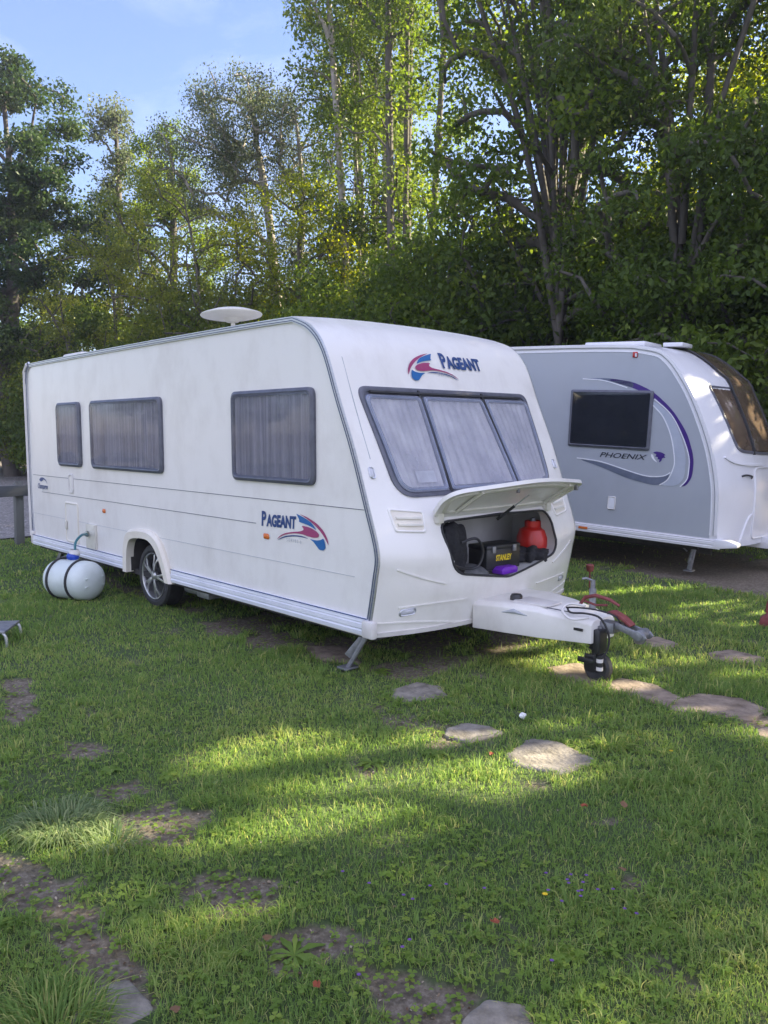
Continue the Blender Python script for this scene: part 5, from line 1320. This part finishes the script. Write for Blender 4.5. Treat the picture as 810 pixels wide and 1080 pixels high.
tree((-7.1, 11.6, 0), [[(0, 0, 0), (-.1, .1, 4), (.3, .1, 8), (.8, .3, 12.5)], [(.1, 0, 0), (.5, .3, 4), (1.0, .5, 9), (1.1, .8, 12)]], [(.6, .3, 10.8, 2.6, 2.6, 2.6, 1.5), (0, 0, 6, 2.4, 2.4, 2.4, 1)], 120, 20000, .12, 'leaf_mid', label='thinner twin stemmed tree just left of the large fanning tree', seed=10, clr=.38, r0=.15, mask=True, group=G)
tree((-2.9, 9.9, 0), [[(0, 0, 0), (.1, .05, 3), (.3, .1, 6), (.3, .3, 11.5)]] + fan(4, 11, 1.8, 5, rs_), [(-.7, 0, 9.4, 2.3, 2.6, 2.8, 2), (0, 0, 5.4, 2.6, 2.4, 2.2, 1.8), (.6, 0, 3.3, 1.9, 2.0, 1.4, .8)], 220, 56000, .125, 'leaf_dark', label='dense dark green tree over the front of the grey caravan', seed=11, clr=.36, r0=.17, droop=1.1, mask=True, group=G, aspect=.42)
tree((-.6, 11.0, 0), [[(0, 0, 0), (.1, .05, 3), (-.3, .1, 6), (-.2, .3, 11.5)]] + fan(4, 11, 2.4, 5, rs_), [(0, 0, 10.8, 3.0, 2.8, 1.6, 1), (0, 0, 5.0, 3.0, 2.6, 1.9, 1.8), (0, 0, 2.6, 2.6, 2.0, 1.4, .9)], 200, 50000, .125, 'leaf_dark', label='dense dark green tree at the right edge of the picture', seed=12, clr=.36, r0=.18, droop=1.1, mask=True, group=G, aspect=.42)
# sunlit trees behind them
tree((-5.4, 18.7, 0), [[(0, 0, 0), (0, 0, 6), (0, 0, 11)]], [(0, 0, 8.6, 3.0, 3.0, 2.8, 2), (0, 0, 5, 3, 3, 2.5, 1)], 110, 24000, .15, 'leaf_yellow', label='bright yellow-green tree glowing behind the dark trees at the right', seed=13, clr=.5, r0=.2, group=G)
bt = tree((-9.3, 19.0, 0), [[(0, 0, 0), (0, 0, 6), (0, 0, 13)]], [(0, 0, 10.6, 3.0, 3.0, 3.4, 2), (0, 0, 5.6, 3, 3, 3, 1.3)], 120, 22000, .15, 'leaf_olive', label='olive green tree far behind the large fanning tree', seed=14, clr=.5, r0=.2, group=G)
copy_tree(bt, (-13.0, 21.0, 0), 1.3, (1, 1, .55), 'olive green tree far behind the slim stems')
copy_tree(bt, (-18.2, 21.5, 0), 2.6, (1.0, 1.0, .55), 'olive green tree far behind the birch')
copy_tree(bt, (-25, 19.5, 0), 4.0, (1.2, 1.2, .55), 'olive green tree far behind the dark fine leaved one')
bt.scale = (1, 1, .66); bt.location.y = 20.5
copy_tree(bt, (-5.2, 23.5, 0), 5.0, (1.2, 1.2, .6), 'olive green tree farthest back, right of the large fanning tree')
tree((-1.3, 14.2, 0), [[(0, 0, 0), (.1, 0, 4), (-.1, .1, 9.5)]], [(0, 0, 8.2, 2.9, 2.0, 2.4, 2), (0, 0, 5, 2.4, 2, 2, .8)], 130, 34000, .12, 'leaf_yellow', label='glowing yellow-green tree high at the right edge', seed=15, clr=.40, r0=.15, mask=False, group=G)
for i, (x_, y_, lab) in enumerate(((-20, -13, 'tree behind the photographer, across from the caravan side'), (-27, -15, 'second tree behind the photographer, farther up the lane'), (-35, -17, 'farthest tree behind the photographer, up the lane'), (-12, -16, 'tree directly across from the white caravan'), (16, -14, 'tree behind the photographer at the far right'), (6, -22, 'tree standing well behind the photographer'))):
    copy_tree(bt, (x_, y_, 0), i * 1.3, (1.15, 1.15, .7), lab, 'unseen trees added for the window reflections')  # out-of-view trees added to give the window panes something to reflect
# undergrowth: bushes
bushes = []
for s_, mt, sz in ((30, 'leaf_dark', .085), (31, 'leaf_mid', .08), (32, 'leaf_olive', .08)):
    bushes.append(tree((0, -200, 0), [[(0, 0, 0), (.1, 0, 1), (.2, .1, 2.2)], [(0, 0, 0), (-.5, .3, 1.1), (-.8, .5, 2.4)], [(0, 0, 0), (.4, -.5, 1), (.7, -.8, 2.1)]], [(0, 0, 2.3, 1.6, 1.6, 1.3, 2), (.3, .2, 1.0, 1.8, 1.8, .9, 1.6)], 110, 34000, sz, mt, label='bush', cat='bush', seed=s_, clr=.33, r0=.05, name='bush', group='bushes under the trees', droop=.8))
bl = [(-3.9, 12.2, 0, 1.1, 'dark bush behind the middle of the grey caravan'), (-8.1, 11.8, 0, 1.1, 'dark bush behind the rear of the grey caravan'), (-10.3, 9.7, 1, 1.55, 'green bush between the two caravans, furthest forward'), (-1.6, 9.3, 0, 1.3, 'dark bush behind the front of the grey caravan'), (-6.0, 12.6, 0, 1.8, 'tall dark bush behind the large fanning trunk'), (-9.0, 12.4, 0, 1.9, 'tall dark bush left of the large fanning trunk'), (-3.2, 12.8, 0, 1.9, 'tall dark bush behind the dense dark tree'),
 (-.6, 13.4, 0, 1.9, 'tall dark bush farthest back, right of the large fanning tree'), (-12.2, 10.9, 0, 1.7, 'dark bush below the slim stems'), (-14.0, 10.3, 1, 1.5, 'green bush behind the front half of the white caravan'), (-16.0, 9.9, 0, 1.5, 'dark bush behind the roof aerial'), (-18.2, 9.6, 1, 1.5, 'green bush left of the roof aerial'), (-20.5, 8.2, 0, 1.5, 'dark bush behind the rear of the white caravan'), (-23.5, 8.0, 0, 1.6, 'dark bush beyond the fence beside the oak trunk'),
 (-25.8, 7.6, 2, 1.3, 'brownish bush right of the oak trunk'), (-29.0, 7.5, 0, 1.5, 'dark bush beyond the lane behind the oak trunk'), (-33., 5.5, 0, 1.7, 'dark bush beyond the lane, second from the left'), (-36., 8.0, 0, 2.0, 'dark bush beyond the lane, farthest back'), (-36., 2.0, 0, 2.0, 'dark bush beyond the lane at the left edge'), (-31., 11., 0, 2.0, 'tall dark bush behind the slender tree'), (-27., 14.5, 0, 2.1, 'tall dark bush farthest behind the slender tree'), (-22.5, 14., 0, 2.0, 'tall dark bush behind the fine leaved tree'), (-19., 15, 0, 2.1, 'tall dark bush behind the birch'), (-15.5, 15.5, 0, 2.0, 'tall dark bush behind the sunlit tree'), (-12., 15, 0, 2.0, 'tall dark bush behind the slim stems'), (-9, 16, 0, 2.1, 'tall dark bush farthest behind the large tree'), (-5.5, 16, 0, 2.1, 'tall dark bush farthest behind the dense trees')]
for i, (bx, by, k, s_, lab) in enumerate(bl):
    src = bushes[k]
    if src.location.y < -100: src.location = (bx, by, 0); src.scale = (s_, s_, s_); src['label'] = lab
    else: copy_tree(src, (bx, by, 0), i * 2.1, (s_, s_, s_ * (1 + .12 * math.sin(i * 3))), lab)
# the same belt of trees goes on to the right, out of the picture: it shades the lawn
G2 = 'trees continuing the belt beyond the right of the picture'
k_ = 0
for x, y, H, sp, nl in ((3.4, 11.0, 12.5, 3.4, 34000), (7.2, 11.6, 13, 3.6, 38000), (11.0, 12.0, 12.5, 3.6, 36000), (14.6, 12.6, 12, 3.4, 22000), (5.2, 15.5, 14, 3.8, 26000), (9.4, 16.0, 14, 3.8, 26000)):
    tree((x, y, 0), [[(0, 0, 0), (.1, .05, 3), (-.3, .1, 6), (-.2, .3, H)]] + fan(3, H * .9, 2.4, 4, rs_), [(0, 0, H * .72, sp, sp, H * .25, 2), (0, 0, H * .42, sp, sp * .9, H * .20, 1.8), (0, 0, 2.4, sp * .9, sp * .7, 1.3, 1.0)], 170, nl, .19, 'leaf_mid', label=['broad tree just beyond the right edge of the picture', 'second tree beyond the right edge', 'third tree beyond the right edge', 'fourth and last tree in front of the belt beyond the right edge', 'taller tree behind the second tree beyond the right edge', 'taller tree behind the third tree beyond the right edge'][k_], seed=40 + k_, clr=.5, r0=.2, mask=True, group=G2)
    k_ += 1

# ------------------------------------------------------------------ sky, sun, camera
w = bpy.data.worlds.new('World'); sc.world = w; w.use_nodes = True; nt = w.node_tree
bgn = nt.nodes['Background']; sky = nt.nodes.new('ShaderNodeTexSky'); sky.sky_type = 'NISHITA'; sky.sun_disc = False
sky.sun_elevation = SUN_EL; sky.sun_rotation = math.pi / 2 - SUN_AZ; sky.altitude = 60; sky.air_density = 1.0; sky.dust_density = .5; sky.ozone_density = 2.5
tc = nt.nodes.new('ShaderNodeTexCoord'); mp = nt.nodes.new('ShaderNodeMapping'); mp.inputs['Scale'].default_value = (1.2, 3.5, 7); mp.inputs['Rotation'].default_value = (.15, .1, .4)
nt.links.new(tc.outputs['Generated'], mp.inputs['Vector']); no = N(nt, 'ShaderNodeTexNoise', Scale=1.6, Detail=7., Roughness=.6, Distortion=.6); nt.links.new(mp.outputs[0], no.inputs['Vector'])
rp = ramp(nt, no.outputs['Fac'], [(.50, (0, 0, 0)), (.9, (.25, .25, .25))])
mx = nt.nodes.new('ShaderNodeMix'); mx.data_type = 'RGBA'; 
dt = nt.nodes.new('ShaderNodeVectorMath'); dt.operation = 'DOT_PRODUCT'; nt.links.new(tc.outputs['Generated'], dt.inputs[0]); dt.inputs[1].default_value = (.66, -.63, .40)  # unseen bright cloud bank, added behind the camera to light the caravan
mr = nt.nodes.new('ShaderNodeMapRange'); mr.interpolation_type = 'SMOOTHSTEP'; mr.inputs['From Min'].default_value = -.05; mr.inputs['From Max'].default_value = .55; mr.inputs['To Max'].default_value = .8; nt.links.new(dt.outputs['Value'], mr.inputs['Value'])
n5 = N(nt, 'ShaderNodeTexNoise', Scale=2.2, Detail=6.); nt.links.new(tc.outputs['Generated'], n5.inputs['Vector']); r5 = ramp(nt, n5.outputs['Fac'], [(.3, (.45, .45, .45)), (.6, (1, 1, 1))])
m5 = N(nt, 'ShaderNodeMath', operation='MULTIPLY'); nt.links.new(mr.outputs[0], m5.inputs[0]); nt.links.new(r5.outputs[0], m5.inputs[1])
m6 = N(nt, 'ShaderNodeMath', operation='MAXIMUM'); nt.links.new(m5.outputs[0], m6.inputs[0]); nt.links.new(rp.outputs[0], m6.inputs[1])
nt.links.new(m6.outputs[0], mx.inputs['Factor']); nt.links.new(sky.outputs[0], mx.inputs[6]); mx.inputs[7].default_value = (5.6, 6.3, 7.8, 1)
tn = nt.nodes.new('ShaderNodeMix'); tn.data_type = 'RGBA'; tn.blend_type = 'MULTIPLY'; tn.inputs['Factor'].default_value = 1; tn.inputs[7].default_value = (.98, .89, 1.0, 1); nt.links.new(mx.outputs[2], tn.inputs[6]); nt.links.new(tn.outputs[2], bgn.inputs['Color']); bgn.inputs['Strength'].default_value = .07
sun = bpy.data.lights.new('sun', 'SUN'); sun.energy = 5.0; sun.angle = R(.5); sun.color = (1., .88, .62)
so = bpy.data.objects.new('sun', sun); col.objects.link(so); so.rotation_euler = Vector((-SD[0], -SD[1], -SD[2])).to_track_quat('-Z', 'Y').to_euler(); so.location = (6, 12, 20)
cd = bpy.data.cameras.new('camera'); cd.sensor_fit = 'VERTICAL'; cd.sensor_height = 24; cd.lens = 835 / 1080 * 24; cd.clip_end = 2000; cd.clip_start = .05
co_ = bpy.data.objects.new('camera', cd); col.objects.link(co_); co_.location = (3.745, -3.53, 1.69); co_.rotation_euler = (R(90 - 5.846), 0, R(136.411 - 90)); sc.camera = co_
sc.view_settings.view_transform = 'Standard'; sc.view_settings.look = 'None'; sc.view_settings.gamma = 1; sc.view_settings.use_curve_mapping = False; sc.view_settings.exposure = 2.25
cy = sc.cycles; cy.max_bounces = 6; cy.diffuse_bounces = 3; cy.glossy_bounces = 3; cy.transmission_bounces = 4; cy.transparent_max_bounces = 8; cy.use_denoising = True
cy.sample_clamp_indirect = 6

hm = bpy.data.materials.new('haze_air'); hm.use_nodes = True; hn_ = hm.node_tree; hn_.nodes.remove(hn_.nodes['Principled BSDF'])
pv = hn_.nodes.new('ShaderNodeVolumePrincipled'); pv.inputs['Color'].default_value = (.93, .95, 1., 1); pv.inputs['Density'].default_value = .0013; pv.inputs['Anisotropy'].default_value = .35
hn_.links.new(pv.outputs[0], hn_.nodes['Material Output'].inputs['Volume'])
MB().box((-9, 0, 10), (84, 70, 22)).build('haze', hm, None, smooth=False, kind='stuff', label='thin pale morning haze in the air', cat='haze')
